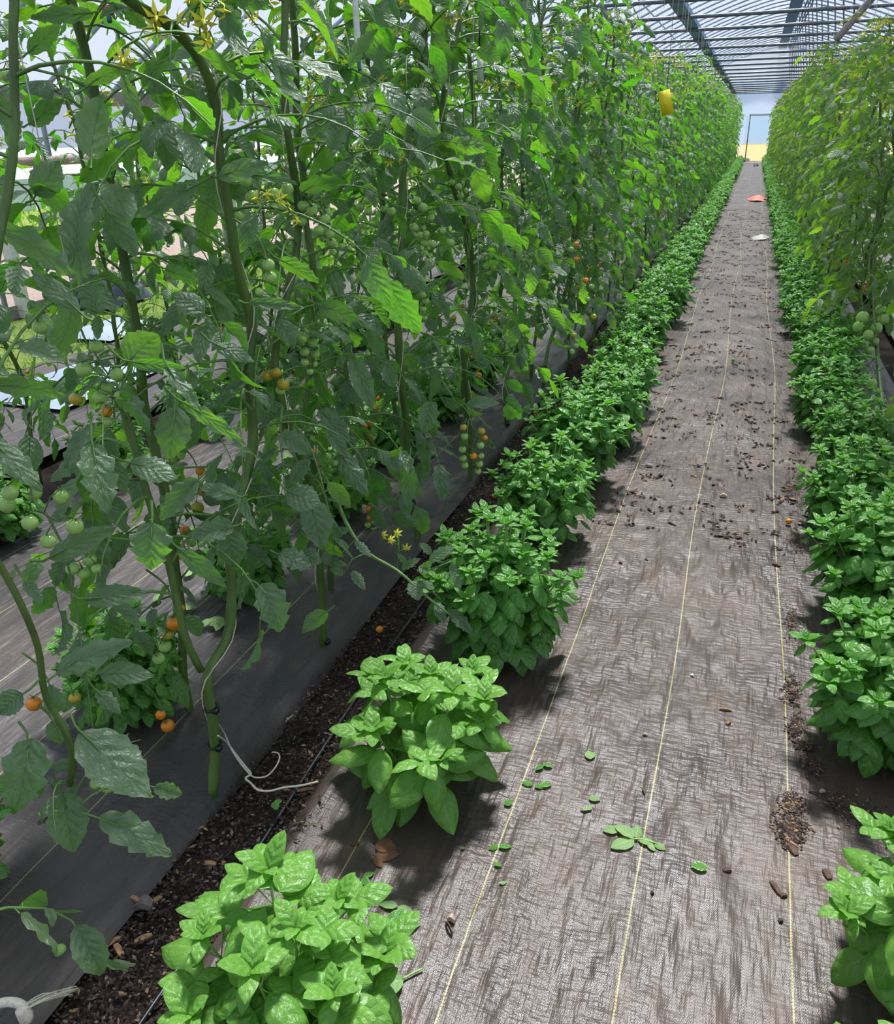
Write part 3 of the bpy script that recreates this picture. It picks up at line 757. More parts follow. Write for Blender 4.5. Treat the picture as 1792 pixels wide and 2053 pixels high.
RG = ([(1729,637,27),(1765,622,24),(1720,655,22),(1757,658,24),(1740,672,22),(1752,685,20),(1725,690,20),(1743,702,18),(1770,640,24)], [(1715,447,18),(1728,452,18),(1740,458,16),(1718,500,16),(1725,545,18)], [(1735,762,26),(1746,770,24),(1702,782,22),(1714,808,18)])
CLEAR.clear()
for g in RG:
    for (x, yy, d) in g: CLEAR.append((x, yy, depth(atx(g[0][0], g[0][1], .70)), d))
foliate(root, stR, 55, .45, 2.6, .034, .42, .105, (12, 4), None, [], [1.5, 1.7, 1.9, 2.1, 2.2, 2.3], radius=.011, hero=lambda fo: None)
paler(root)
for g in RG:
    mb = MB(); sp = []; D = depth(atx(g[0][0], g[0][1], .70))
    for (x, yy, d) in g: sp.append((atd(x, yy, D + U(-.04, .04)), d * D / FPX))
    ax = A(sorted([c for c, q in sp], key=lambda p: -p[2])); ax[:, 0] += .02; ax[:, 2] += .03; line = smooth_path(np.concatenate([[ax[0] + A([.08, 0, .06])], ax]), 18)
    tube(mb, line, .003, 5)
    for c, q in sp: j = int(np.argmin(np.linalg.norm(line - c, axis=1))); tube(mb, [line[j], c + A([0, 0, q * .5])], .002, 4)
    t_ = mb.build('fruit_truss', M_TRUSS, root)
    for c, q in sp: put('tomato', FR['g'], t_, c, (U(-.3, .3), U(-.3, .3), U(0, 6)), (q * .93, q * .93, q * 1.08))
for k2, (x2, y2) in enumerate(((1.12, 3.7), (1.1, 4.3), (1.12, 4.9), (1.1, 5.6), (1.1, 6.3))):
    paler(plant('mid', x2, y2, 'pale leafy vine behind the plum shaped green fruit on the right, %s from the camera' % ORD[k2], 'second vines behind the right row', U(.98, 1.05)))
y = 3.0; k = 0; YR = float(stR[3][1])
while y < 44.6:
    if 3.9 < y < YR + .3: y = YR + .42
    lab = ('bushy tomato vine, %s from the camera in the row right of the path' % ORD[k]) if k < 12 else 'tomato vine far along the row right of the path, crowded by its neighbours'
    o = plant('mid' if y < 14 else 'far', (.93 if y < YR else .78 if y < 8 else .88) + U(-.08, .06), y, lab, GRP_R if k < 12 else 'distant vines right of the path', U(.95, 1.02) if y < 12 else U(.95, 1.04)); paler(o)
    y += .6 * U(.95, 1.05); k += 1
y = 1.7; k = 0
while y < 30:
    lab = ('tomato vine seen through the left row, %s from the near end of the back row' % ORD[k]) if k < 8 else 'tomato vine in the back row near the side wall, half hidden by the left row'
    plant('mid' if y < 9 else 'far', -3.0 + U(-.12, .12), y, lab, 'tomato vines in the back row by the side wall', U(.9, 1.0)); y += .52; k += 1

# ------------------------------------------------------------------ basil
def basil_parts(seed, h, spread, nst, size, big=False, res=(10, 4)):
    rng.seed(seed); st = MB(); LV = Leaves(); up = A([0, 0, 1.])
    tops = []
    for i in range(nst):
        a = i * 2.4 + U(-.3, .3); rr = math.sqrt((i + .4) / nst) * spread
        hh = h * (1 - .42 * (rr / spread) ** 2) * U(.86, 1.08)
        tip = A([math.cos(a) * rr, math.sin(a) * rr, hh]); b = A([math.cos(a) * .02, math.sin(a) * .02, 0])
        m = b * .4 + tip * .6 + A([-math.cos(a) * rr * .12, -math.sin(a) * rr * .12, -hh * .08])
        P = smooth_path([b, (b + m) / 2 + A([0, 0, -.01]), m, tip], 9)
        tube(st, P, np.linspace(.0046 if big else .0036, .0022, 9), 5)
        tops.append((P, a))
    for P, a in tops:
        k = len(P); phase = U(0, 3.14); rn = U(.2, .9)
        lev = np.linspace(.22 if not big else .35, .97, 6 if not big else 5)
        for li, t in enumerate(lev):
            x = t * (k - 1); m = min(k - 2, int(x)); p = P[m] + (P[m + 1] - P[m]) * (x - m); tg = norm(P[m + 1] - P[m])
            s = size * (.72 + .5 * math.sin(PI * min(1, t * 1.02)) - .25 * (t > .9)) * U(.85, 1.15)
            for o in (0, PI):
                if rng.random() < .08: continue
                aa = phase + o + U(-.3, .3); out = A([math.cos(aa), math.sin(aa), 0]); out = norm(out - tg * np.dot(out, tg))
                b2 = p + norm(out + tg * .6) * s * .22; tube(st, [p, b2], .0012, 3, 0, False)
                LV.add(b2, norm(out + tg * U(.1, .55) - up * U(0, .35)), norm(tg * .7 + up * .5 + rv(.2)), s, U(.95, 1.2), U(.25, 1.1), U(.05, .5), U(.25, .8), U(.005, .02), min(1, max(0, rn * .6 + t * .4 + U(-.2, .2))), 'basil')
            phase += PI / 2
            if li in (2, 3) and not big or (big and li in (1, 2, 3)):      # a side tuft
                aa = phase + U(-.5, .5); out = A([math.cos(aa), math.sin(aa), .9]); q = p + out * size * .5; tube(st, [p, q], .0015, 3, 0, False)
                for w in range(4):
                    ab = w * PI / 2 + phase; o3 = A([math.cos(ab), math.sin(ab), .45])
                    LV.add(q, norm(o3), norm(up + rv(.2)), size * U(.45, .7), 1.1, U(.3, .8), .35, .4, .01, U(.6, 1), 'basil')
        tp = P[-1]
        for w in range(6):
            ab = w * PI / 3 + phase; el = .5 + .9 * (w % 2); o3 = A([math.cos(ab), math.sin(ab), el])
            LV.add(tp, norm(o3), norm(up * .6 - A([math.cos(ab), math.sin(ab), 0]) + rv(.1)), size * U(.38, .68), 1.05, U(.4, 1.0), .45, .4, .01, U(.7, 1), 'basil')
    for i in range(int(nst * (4 if not big else 1.2))):       # skirt of older leaves
        a = U(0, 6.28); z = h * U(.12, .62); rr = spread * U(.55, .95)
        b = A([math.cos(a) * rr * .75, math.sin(a) * rr * .75, z + .03]); out = A([math.cos(a), math.sin(a), 0])
        tube(st, [A([out[0] * .04, out[1] * .04, z * .7]), b], .0014, 3, 0, False)
        LV.add(b, norm(out + A([0, 0, -U(.2, 1.1)]) + rv(.15)), norm(up + out * U(.2, .9) + rv(.15)), size * U(.85, 1.15), U(.95, 1.15), U(.2, .8), U(.05, .3), U(.1, .5), .01, U(0, .45), 'basil')
    fo = MB(); LV.write(fo, res)
    return st, fo
def make_basil(seed, *a, mat=None, **k):
    st, fo = basil_parts(seed, *a, **k); root = empty('basil_plant')
    st.build('stem', M_BS, root); fo.build('foliage', mat or M_BL, root); return root

def place(root, x, y, lab, group, rz=0.0, sc=1.0):
    root.location = (x, y, .004); root.rotation_euler = (0, 0, rz); root.scale = (sc,) * 3
    return tag(root, lab, 'basil plant', group)
GB = 'basil plants along the left edge of the path'
place(make_basil(41, .41, .20, 10, .108, big=True, mat=M_BLP, res=(14, 6)), -.565, .755, 'pale green basil plant in the lower left corner, nearest the camera', GB, 0.0, .90)
place(make_basil(42, .36, .20, 9, .103, big=True, mat=M_BLP, res=(14, 6)), -.585, 1.43, 'open branched basil with large round leaves beside the loose twine', GB, 1.0)
place(make_basil(43, .46, .23, 36, .070, res=(12, 4)), -.56, 2.03, 'large dense basil bush with a tomato shoot lying over its left side', GB, .4)
pb = [make_basil(50 + j, U(.38, .43), .23, 28, .070, res=(8, 4)) for j in range(4)]
pf = [make_basil(60 + j, .37, .22, 22, .085, res=(4, 2)) for j in range(3)]
pbt = [(o, tree_of(o)) for o in pb]; pft = [(o, tree_of(o)) for o in pf]
usedb = set()
def basil(x, y, lab, group, sc=1.0, far=False):
    L = pft if far else pbt; j = rng.randrange(len(L)); o, tr = L[j]
    if (far, j) in usedb: o = dup(o, tr, (0, 0, 0), 0)
    usedb.add((far, j)); place(o, x, y, lab, group, U(0, 6.28), sc)
rng.seed(9); y = 2.85; k = 3
while y < 44.2:
    lab = ('dense basil plant, %s from the camera along the left edge of the path' % ORD[k]) if k < 14 else 'basil plant far along the left edge of the path, merging with its neighbours'
    if rng.random() > .04: basil(-.60 + U(-.04, .05), y, lab, GB if k < 14 else 'distant basil left of the path', U(.92, 1.08) * (1 if y < 12 else .9), y > 11)
    y += .6 * U(.93, 1.07); k += 1
GB2 = 'basil plants along the right edge of the path'
labs = ['pale basil at the right edge of the picture, second in the right basil line', 'dark shaded basil at the right edge, with soil crumbs on the cloth beside it', 'glossy basil with upright leaf tufts above the shaded one on the right']
ys = [.53, 1.16, 1.92, 2.52, 3.12]
tag(place(make_basil(71, .31, .18, 11, .09, big=True, mat=M_BLP, res=(14, 6)), .395, .77, 'x', GB2), 'basil whose topmost leaves just enter the bottom right corner', 'basil plant')
tag(place(make_basil(72, .33, .2, 12, .092, big=True, mat=M_BLP, res=(14, 6)), .485, 1.22, 'x', GB2, .5), 'pale large leaved basil cut off by the lower right edge', 'basil plant')
place(make_basil(73, .43, .25, 34, .078, res=(12, 4)), .51, 1.93, 'tall dark basil right of the path casting a shadow over scattered soil crumbs', GB2)
place(make_basil(74, .42, .25, 34, .074, res=(12, 4)), .555, 2.6, 'bushy basil right of the path, level with the orange tomato on the cloth', GB2)
y = 3.25; k = 4
while y < 44.2:
    lab = ('leafy basil plant, %s from the camera along the right edge of the path' % ORD[k]) if k < 14 else 'basil plant far along the right edge of the path, merging with its neighbours'
    basil(.56 + U(-.04, .04), y, lab, GB2 if k < 14 else 'distant basil right of the path', U(.9, 1.05) * (1 if y < 12 else .9), y > 11)
    y += .6 * U(.93, 1.07); k += 1
GB3 = 'basil plants behind the left tomato row'
for k, (x, y) in enumerate(((-1.43, .78), (-1.45, 1.44), (-1.5, 2.12), (-1.5, 2.8), (-1.5, 3.45), (-1.5, 4.1), (-1.5, 4.8), (-1.5, 5.5))):
    basil(x, y, ('basil behind the left tomato row, %s from the camera on that side' % ORD[k]), GB3, U(.8, .95))
GB4 = 'basil plants before the back tomato row'
for k in range(9):
    basil(-2.66, 1.5 + k * .68, ('basil at the foot of the back tomato row, %s from its near end' % ORD[k]), GB4, U(.75, .9))

# ------------------------------------------------------------------ ground
def vnoise(X, Y, seed):                      # smooth value noise
    r = np.random.RandomState(seed); T = r.rand(256, 256)
    xi = np.floor(X).astype(int); yi = np.floor(Y).astype(int); fx = X - xi; fy = Y - yi
    fx = fx * fx * (3 - 2 * fx); fy = fy * fy * (3 - 2 * fy)
    g = lambda a, b: T[a % 256, b % 256]
    return (g(xi, yi) * (1 - fx) * (1 - fy) + g(xi + 1, yi) * fx * (1 - fy) + g(xi, yi + 1) * (1 - fx) * fy + g(xi + 1, yi + 1) * fx * fy) - .5

def grid(xs, ys, zf, uvf=None):
    X, Y = np.meshgrid(xs, ys, indexing='ij'); Z = zf(X, Y)
    nx, ny = len(xs), len(ys)
    i, j = np.meshgrid(np.arange(nx - 1), np.arange(ny - 1), indexing='ij'); i = i.ravel(); j = j.ravel()
    q = np.stack([i * ny + j, (i + 1) * ny + j, (i + 1) * ny + j + 1, i * ny + j + 1], 1)
    uu, vv = (X, Y) if uvf is None else uvf(X, Y)
    mb = MB(); mb.add(np.stack([X, Y, Z], -1).reshape(-1, 3), q, None, np.stack([uu, vv], -1).reshape(-1, 2)); return mb

def ygrid(near, fine, mid=14, end=46.0):
    return np.concatenate([np.arange(near, 4.2, fine), np.arange(4.2, mid, fine * 3), np.arange(mid, end + .3, .3)])

def wrinkle(X, Y, amp, seed):
    # folds run mostly along the cloth and slant a little; finer crumples on top
    Xs = X + .18 * Y * vnoise(X * .8, Y * .35, seed + 9) * 2
    a = vnoise(Xs * 16, Y * 2.6, seed) + .6 * vnoise((Xs + .25 * Y) * 30, Y * 5, seed + 1) + .35 * vnoise(Xs * 55 + 5 * Y, Y * 22, seed + 2)
    b = vnoise(X * 2.2, Y * 1.6, seed + 3) * 1.6
    return amp * (a + b)
def path_z(X, Y):
    ed = np.clip((X + .84) / .05, 0, 1); e2 = np.clip((1.0 - X) / .05, 0, 1)
    side = .5 + np.clip((np.abs(X + .35) < .5) * 1.0, 0, 1) * .5
    lip = .012 * np.exp(-((X + .80) / .03) ** 2)
    return -.016 + .018 * np.sqrt(ed) * np.sqrt(e2) + wrinkle(X, Y, .008, 20) * side * np.minimum(ed, e2) + lip
def line_wob(X, Y): return .012 * np.sin(Y * 1.25 + .6) + .05 * vnoise(X * 1.3, Y * .9, 44) * .5 + .035 * np.clip((Y - 1) / 4, 0, 1)
p = grid(np.arange(-.84, 1.001, .0105), ygrid(-.6, .0105), path_z, lambda X, Y: (X - line_wob(X, Y) + .36 + .3 * 0, Y)).build('path_cloth', M_FAB)
tag(p, 'brown black woven ground cloth down the middle path with yellow marker threads', 'ground cloth', None, 'structure')
def left_z(X, Y):
    ed = np.clip((-1.015 + .012 * np.sin(Y * 3) - X) / .03, 0, 1); e2 = np.clip((X + 2.80) / .05, 0, 1)
    return -.02 + .034 * np.sqrt(ed) * np.sqrt(e2) + wrinkle(X * .6, Y * .6, .006, 60) * np.minimum(ed, e2) + .012 * np.exp(-((X + 1.06) / .03) ** 2)
p = grid(np.arange(-2.80, -1.008, .014), ygrid(-.6, .02, 12, 46), left_z, lambda X, Y: (X + .083 - .3 * line_wob(X, Y), Y)).build('side_path_cloth', M_FABL)
tag(p, 'grey woven ground cloth between the left tomato row and the back row', 'ground cloth', None, 'structure')
p = grid(np.arange(-4.66, -3.2, .05), np.arange(-.6, 46, .2), lambda X, Y: wrinkle(X, Y, .012, 80) + .01, lambda X, Y: (X, Y)).build('back_path_cloth', M_FABL)
tag(p, 'woven ground cloth behind the back row, up to the trodden grass', 'ground cloth', None, 'structure')
p = grid(np.arange(1.15, 3.0, .05), np.arange(-.6, 46, .2), lambda X, Y: wrinkle(X, Y, .008, 90) + .01, lambda X, Y: (X, Y)).build('right_path_cloth', M_FABL)
tag(p, 'woven ground cloth beyond the right tomato row', 'ground cloth', None, 'structure')
p = grid(np.arange(-1.12, -.74, .008), np.concatenate([np.arange(-.6, 5, .009), np.arange(5, 46, .1)]),
         lambda X, Y: -.014 + .016 * vnoise(X * 38, Y * 38, 5) + .012 * vnoise(X * 90, Y * 90, 6) + .014 * vnoise(X * 9, Y * 6, 7)).build('soil_strip', M_SOIL)
tag(p, 'strip of dark brown soil and bark between the two ground cloths', 'soil', None, 'structure')
p = grid(np.linspace(-40, 40, 60), np.linspace(-12, 90, 80), lambda X, Y: -.05 + 0 * X).build('floor', M_SOIL); p['kind'] = 'structure'
p = grid(np.arange(-6.12, -4.6, .06), np.arange(-2, 46, .12), lambda X, Y: .0 + .03 * vnoise(X * 6, Y * 6, 8)).build('inside_grass_verge', M_GRASS); tag(p, 'trodden grass verge inside the left side wall', 'grass', None, 'structure')
p = grid(np.arange(-12.5, -6.1, .2), np.arange(-6, 60, .3), lambda X, Y: -.02 + .03 * vnoise(X * 3, Y * 3, 18)).build('gravel_track', M_GRAV); tag(p, 'pale gravel track outside the open left side', 'gravel', None, 'structure')
p = grid(np.arange(-40, -12.4, .5), np.arange(-6, 80, .5), lambda X, Y: 0 + .05 * vnoise(X, Y, 28)).build('outside_lawn', M_GRASS); tag(p, 'bright lawn beyond the gravel track', 'grass', None, 'structure')
rng.seed(31); LV = Leaves()
for i in range(5200):
    x = U(-6.1, -4.62); yy = U(.5, 16); LV.add(A([x, yy, 0]), A([U(-.5, .5), U(-.5, .5), 1]), rv(1), U(.03, .09), 2.2, U(.2, 1), .1, 0, 0, U(0, 1), 'grass')
for i in range(2500):
    x = U(-15.8, -11.8); yy = U(5, 34); LV.add(A([x, yy, 0]), A([U(-.5, .5), U(-.5, .5), 1]), rv(1), U(.08, .25), 3, U(.2, 1), .1, 0, 0, U(0, 1), 'grass')
mb = MB(); LV.write(mb, (3, 1)); tag(mb.build('grass', M_BLADE), 'grass blades on the verge and the lawn outside the left side', 'grass', None, 'stuff')

# crumbs of bark and compost lying on the strip
def crumb(mb, c, s, mat):
    v = A([[1, 0, 0], [-1, 0, 0], [0, 1, 0], [0, -1, 0], [0, 0, 1], [0, 0, -1]], float) * A(s) * (1 + rv(.15)[:1])
    v = v @ rotm((0, 0, 1), U(0, 6.28)).T @ rotm((1, 0, 0), U(-.5, .5)).T
    mb.add(v + c, None, [(0, 2, 4), (2, 1, 4), (1, 3, 4), (3, 0, 4), (2, 0, 5), (1, 2, 5), (3, 1, 5), (0, 3, 5)], None, .5, mat)
mb = MB(); rng.seed(91)
for i in range(15000):
    y = .35 + 7 * U(0, 1) ** 1.7; x = U(-1.03, -.80); s = U(.0014, .0042)
    el = U(1, 3.2) if rng.random() < .5 else 1
    crumb(mb, A([x, y, -.004 + U(0, .008)]), (s * el, s, s * .7), 0 if U(0, 1) < .80 else (1 if U(0, 1) < .75 else 2))
tag(mb.build('bark_mulch', [M_CRUMB, M_CRUMBG, M_CHIP], smooth=False), 'loose crumbs of bark and compost covering the soil strip', 'mulch', None, 'stuff')
def patch(pts, n, lab, name='soil_crumbs', sm=(.001, .003)):
    mb = MB()
    for i in range(n):
        cx, cy, rx, ry = pts[i % len(pts)]; a = U(0, 6.28); r = min(1.3, abs(rng.gauss(0, .6))); X = cx + rx * r * math.cos(a); Y = cy + ry * r * math.sin(a); s = U(*sm)
        crumb(mb, A([X, Y, .003 + float(path_z(A([X]), A([Y]))[0]) + U(0, .004)]), (s * U(1, 3.5), s, s * .7), 0 if U(0, 1) < .8 else (2 if U(0, 1) < .7 else 1))
    return tag(mb.build(name, [M_CRUMB, M_CRUMBG, M_CHIP], smooth=False), lab, 'soil crumbs', None, 'stuff')
def gz(px, py): q = atz(px, py); return q[0], q[1]
def spot(x0, y0, x1, y1):
    a = atz((x0 + x1) / 2, (y0 + y1) / 2); l = atz(x0, (y0 + y1) / 2); r_ = atz(x1, (y0 + y1) / 2); t = atz((x0 + x1) / 2, y0); b = atz((x0 + x1) / 2, y1)
    return (a[0], a[1], abs(r_[0] - l[0]) / 2, abs(t[1] - b[1]) / 2)
rng.seed(92)
patch([spot(1565, 1590, 1615, 1640), spot(1550, 1635, 1620, 1680), spot(1560, 1660, 1605, 1700)], 1500, 'heap of dark compost on the right marker thread, lowest of the soil spills')
patch([spot(1565, 1355, 1605, 1425), spot(1575, 1440, 1610, 1480)], 700, 'elongated spill of bark bits just above the lowest compost heap')
patch([spot(1608, 1520, 1655, 1560), spot(1590, 1490, 1640, 1510), spot(1640, 1590, 1700, 1625), spot(1680, 1600, 1792, 1680)], 900, 'scattered dark soil crumbs in the shade of the dark right basil')
patch([spot(1568, 1210, 1600, 1290), spot(1575, 1060, 1620, 1120), spot(1570, 950, 1605, 1010)], 800, 'thin smear of soil crumbs near the orange tomato on the path')
patch([spot(1030, 1220, 1090, 1240), spot(560, 1610, 640, 1720), spot(690, 1250, 740, 1300)], 260, 'fine soil crumbs beside the strip near the nearest basil plants')
patch([(U(-.48, .42), 3.0 + 15 * U(0, 1) ** 1.3, .07, .05) for _ in range(420)], 3000, 'dried leaf litter sprinkled over the middle and far part of the path', 'leaf_litter', (.0025, .0075))

# single chips, stones, leaves, fruit on the ground
def zpath(x, y): return float(path_z(A([x]), A([y]))[0])
def chip(px, py, L, w, ang, mat, name, lab, cat, grp=None, thick=.004, zoff=0.0):
    x, y = gz(px, py); mb = MB(); k = 6; t = np.linspace(-.5, .5, k)
    prof = [1 - (abs(a) * 1.5) ** 3 * .8 for a in t]
    vs = []
    for a, pr in zip(t, prof):
        for sx, sz in ((-1, -1), (1, -1), (.8, 1), (-.8, 1)): vs.append([a * L + U(-.04, .04) * L * .3, sx * w * pr * .5, sz * thick * .5 + math.cos(a * 4) * thick * .6])
    q = [(i * 4 + j, i * 4 + (j + 1) % 4, (i + 1) * 4 + (j + 1) % 4, (i + 1) * 4 + j) for i in range(k - 1) for j in range(4)] + [(0, 3, 2, 1), (k * 4 - 4, k * 4 - 3, k * 4 - 2, k * 4 - 1)]
    mb.add(A(vs) @ rotm((0, 0, 1), ang).T, q)
    return tag(mb.build(name, mat, None, (x, y, zpath(x, y) + thick * .6 + .001 + zoff), smooth=False), lab, cat, grp)
rng.seed(93)
chip(1172 + 20, 1787, .035, .013, 2.3, M_CHIPD, 'bark_chip', 'x', 'bark chip') if False else None
GC = 'bark chips on the path'
for (px, py, L, w, a, m, lab) in (
    (1588, 1704, .036, .018, 2.0, M_CHIPD, 'broad dark bark chip at the lower tip of the compost heap'),
    (1554, 1783, .035, .012, 2.1, M_CHIPD, 'red brown bark sliver left of the right marker thread'),
    (1570, 1798, .015, .009, .5, M_CHIPD, 'tiny dark bark crumb below the red brown sliver'),
    (1457, 1748, .018, .010, .4, M_CHIPD, 'small brown bark flake right of the lone green leaf on the path'),
    (1564, 1848, .009, .008, .4, M_CHIPD, 'black round crumb beside the right thread, lowest on the path'),
    (1307, 1796, .007, .006, .4, M_CHIPD, 'black speck of bark between the two right marker threads'),
    (1657, 1755, .026, .016, 1.9, M_CHIPD, 'curled brown bark scrap touching the cut off right basil leaf'),
    (1454, 1424, .032, .008, .1, M_CHIP, 'long tan stick lying across the cloth, middle of the path'),
    (1460, 1450, .014, .010, .8, M_CHIP, 'small tan splinter just below the long tan stick'),
    (1347, 1052, .042, .012, 2.4, M_CHIPD, 'dark twig with a bend on the middle of the path, above the glossy folds'),
    (1450, 995, .028, .018, 0, M_STONE, 'round pale pebble on the middle marker thread region'),
    (1481, 1027, .012, .011, 0, M_STONE, 'tiny yellowish pebble below the round pale one'),
    (1293, 1474, .013, .007, 0, M_STONE, 'flat pale flake left of the middle thread'),
    (1387, 1357, .010, .008, 0, M_WHITE, 'small white fleck right of the middle thread'),
    (905, 1851, .016, .013, 0, M_STONE, 'tan nut shaped stone beside the left marker thread'),
    (900, 1868, .028, .003, 2.4, M_CHIPD, 'thin brown stick beside the tan stone on the left thread'),
    (1290, 1590, .016, .003, 2.1, M_CHIPD, 'thin red brown stick touching the middle thread'),
    (1648, 1588, .014, .010, .5, M_STONE, 'pale bark bit in the shade of the dark right basil'),
    (1595, 1670, .02, .007, .6, M_CHIP, 'light orange wood splinter on top of the compost heap'),
    (1630, 1590, .022, .004, .1, M_CHIPD, 'thin dark stick left of the pale bark bit'),
    (1296, 1121, .014, .005, 2.4, M_CHIPD, 'short red brown stick left of the middle thread'),
    (1244, 1130, .014, .007, 2.6, M_CHIPD, 'dark stick crumb near the left marker thread'),
    (1602, 1493, .05, .012, 2.7, M_CHIPD, 'long black curled bark strip crossing the right thread'),
    (1556, 1133, .03, .02, 2.8, M_CHIPD, 'dark leaf scrap on the cloth below the orange tomato'),
    (1390, 955, .035, .006, 2.5, M_CHIP, 'tan leaf stalk lying near the middle of the path')):
    nm, ct = ('pebble', 'pebble') if ('pebble' in lab or 'stone' in lab) else (('stick', 'stick') if 'stick' in lab or 'twig' in lab or 'stalk' in lab else ('bark_chip', 'bark chip'))
    chip(px, py, L, w, a, m, nm, lab, ct, 'bits of bark, stick and stone lying on the path', .010 if nm == 'pebble' else .004)
for (px, py, L, w, a, m, lab) in (
    (192, 1878, .045, .018, 1.5, M_CHIP, 'upright orange wood chip at the left edge of the soil strip'),
    (225, 1887, .040, .012, 1.1, M_CHIP, 'bent orange wood chip in the middle of the soil strip'),
    (238, 1903, .034, .014, -.5, M_CHIP, 'torn orange bark scrap below the bent chip'),
    (306, 1770, .034, .015, .7, M_CHIP, 'square cut light wood chip high in the near soil strip'),
    (282, 1790, .024, .010, -.8, M_CHIP, 'pale cream chip just below the square cut one'),
    (270, 1812, .045, .010, .1, M_CHIP, 'pale orange chip lying level beside the grey stone'),
    (315, 1802, .02, .012, 1.0, M_CHIP, 'tan chip next to the thin black drip line'),
    (287, 1880, .034, .013, .8, M_CHIP, 'light chip right of the drip line on the cloth edge'),
    (290, 1816, .035, .028, .3, M_CRUMBG, 'knobbly grey stone in the near soil strip'),
    (94, 1940, .028, .010, .6, M_CHIP, 'pale chip on the left cloth near the green tomato'),
    (610, 1583, .048, .008, .55, M_CHIP, 'orange splinter under the end of the twine'),
    (420, 1790 - 60, .03, .012, .2, M_CHIP, 'chip lying near the nearest basil in the strip'),
    (545, 1455, .04, .009, -.4, M_CHIPD, 'reddish bark strip in the soil beside the bare stem'),
    (580, 1440, .035, .004, 1.4, M_STONE, 'thin white stick standing in the soil strip')):
    nm = 'stone' if 'stone' in lab else 'wood_chip'
    chip(px, py, L, w, a, m, nm, lab, nm.replace('_', ' '), 'larger wood chips in the soil strip', .014 if nm == 'stone' else .0035, .012)

def ground_leaf(lab, leaves, mat=M_BL, name='fallen_basil_leaf', stalk=None, grp='fallen basil leaves on the path', cat='leaf', dz=.006):
    mb = MB(); LV = Leaves(); c = atz(leaves[0][0], leaves[0][1]); z0 = zpath(c[0], c[1]) if c[0] > -.84 else .02
    org = A([c[0], c[1], z0 + dz])
    for l in leaves:
        b = atz(l[0], l[1], z0 + dz); t = atz(l[2], l[3], z0 + dz); L = np.linalg.norm(t - b); wd = l[4] if len(l) > 4 else 1.0
        LV.add(b - org, t - b + A([0, 0, .10 * L]), A([U(-.15, .15), U(-.15, .15), 1]), L, wd, U(.15, .35), U(.1, .35), U(.0, .4), .012, U(.1, 1), 'basil')
    LV.write(mb, (12, 4))
    if stalk:
        P = [atz(x, y, z0 + dz) - org for x, y in stalk]; tube(mb, smooth_path(P, 7), .0022, 5, 1)
    return tag(mb.build(name, [mat, M_BS], None, org), lab, cat, grp)
rng.seed(94)
ground_leaf('large dark basil leaf lying with its curved stalk beside the nearest basil', [(770, 1852, 843, 1853, 1.15)], M_BL, stalk=[(772, 1852), (748, 1857), (732, 1870)])
ground_leaf('large pale upside down basil leaf with straight stalk at the bottom edge', [(808, 1962, 735, 1995, 1.1)], M_WL, stalk=[(806, 1963), (830, 1950), (847, 1942)])
ground_leaf('small pale basil sprig just above the large dark fallen leaf', [(797, 1816, 760, 1812), (797, 1818, 828, 1828)], M_WL)
ground_leaf('two leaf basil tip below the large dark fallen leaf', [(786, 1920, 783, 1892), (786, 1918, 808, 1905)], M_WL, stalk=[(786, 1918), (784, 1932)])
ground_leaf('tiny oval basil leaf left of the small fallen tip', [(756, 1870, 769, 1884)], M_WL)
ground_leaf('small fallen basil tip left of the curved marker thread', [(728, 1758, 750, 1750), (728, 1758, 738, 1778)], M_BL)
ground_leaf('wilted basil sprig of pale leaves across the middle thread', [(1270, 1680, 1232, 1655), (1270, 1682, 1224, 1700), (1275, 1680, 1280, 1652), (1280, 1684, 1314, 1690), (1300, 1688, 1312, 1706), (1312, 1690, 1334, 1704), (1240, 1665, 1208, 1664)], M_WL, stalk=[(1262, 1682), (1290, 1682), (1318, 1692)])
ground_leaf('lone folded green leaf on the cloth right of the wilted sprig', [(1418, 1741, 1384, 1734)], M_BL)
ground_leaf('cluster of three small green leaves left of the middle of the path', [(1068, 1572, 1045, 1568), (1072, 1574, 1088, 1580), (1082, 1575, 1106, 1572)], M_BL)
ground_leaf('two small leaves above the cluster of three on the path', [(1088, 1534, 1074, 1543), (1088, 1532, 1109, 1536)], M_BL)
ground_leaf('pale small leaf with stalk, uppermost of the fallen leaves', [(1184, 1522, 1178, 1504, 1.2), (1182, 1520, 1192, 1508)], M_WL)
ground_leaf('small leaf lying right on the left marker thread', [(1012, 1614, 1026, 1604, 1.2)], M_BL)
ground_leaf('pair of thin leaves on the left marker thread, upper right of the tiny ones', [(998, 1694, 980, 1703), (1000, 1696, 1026, 1697)], M_BL)
ground_leaf('folded small leaf below the pair on the left marker thread', [(990, 1730, 1006, 1736)], M_BL)
ground_leaf('pale small sprig right of the cluster of three', [(1178, 1624, 1164, 1618), (1178, 1624, 1186, 1614), (1180, 1600, 1204, 1602)], M_WL)
ground_leaf('tiny pale oval leaf on the cloth below the thin pair', [(1001, 1770, 1017, 1768)], M_WL)
ground_leaf('tiny green leaf left of the thin pair', [(924, 1701, 932, 1698, 1.2)], M_BL)
ground_leaf('small leaf pair on the cloth just above the nearest basil', [(548, 1612, 566, 1604), (548, 1608, 556, 1624)], M_BL, dz=.02)
ground_leaf('shrivelled brown leaf beside the nearest basil, in its shade', [(752, 1695, 795, 1700, 1.3), (752, 1715, 800, 1712), (752, 1718, 765, 1738), (700, 1690, 722, 1690)], M_BR)
rng.seed(95)
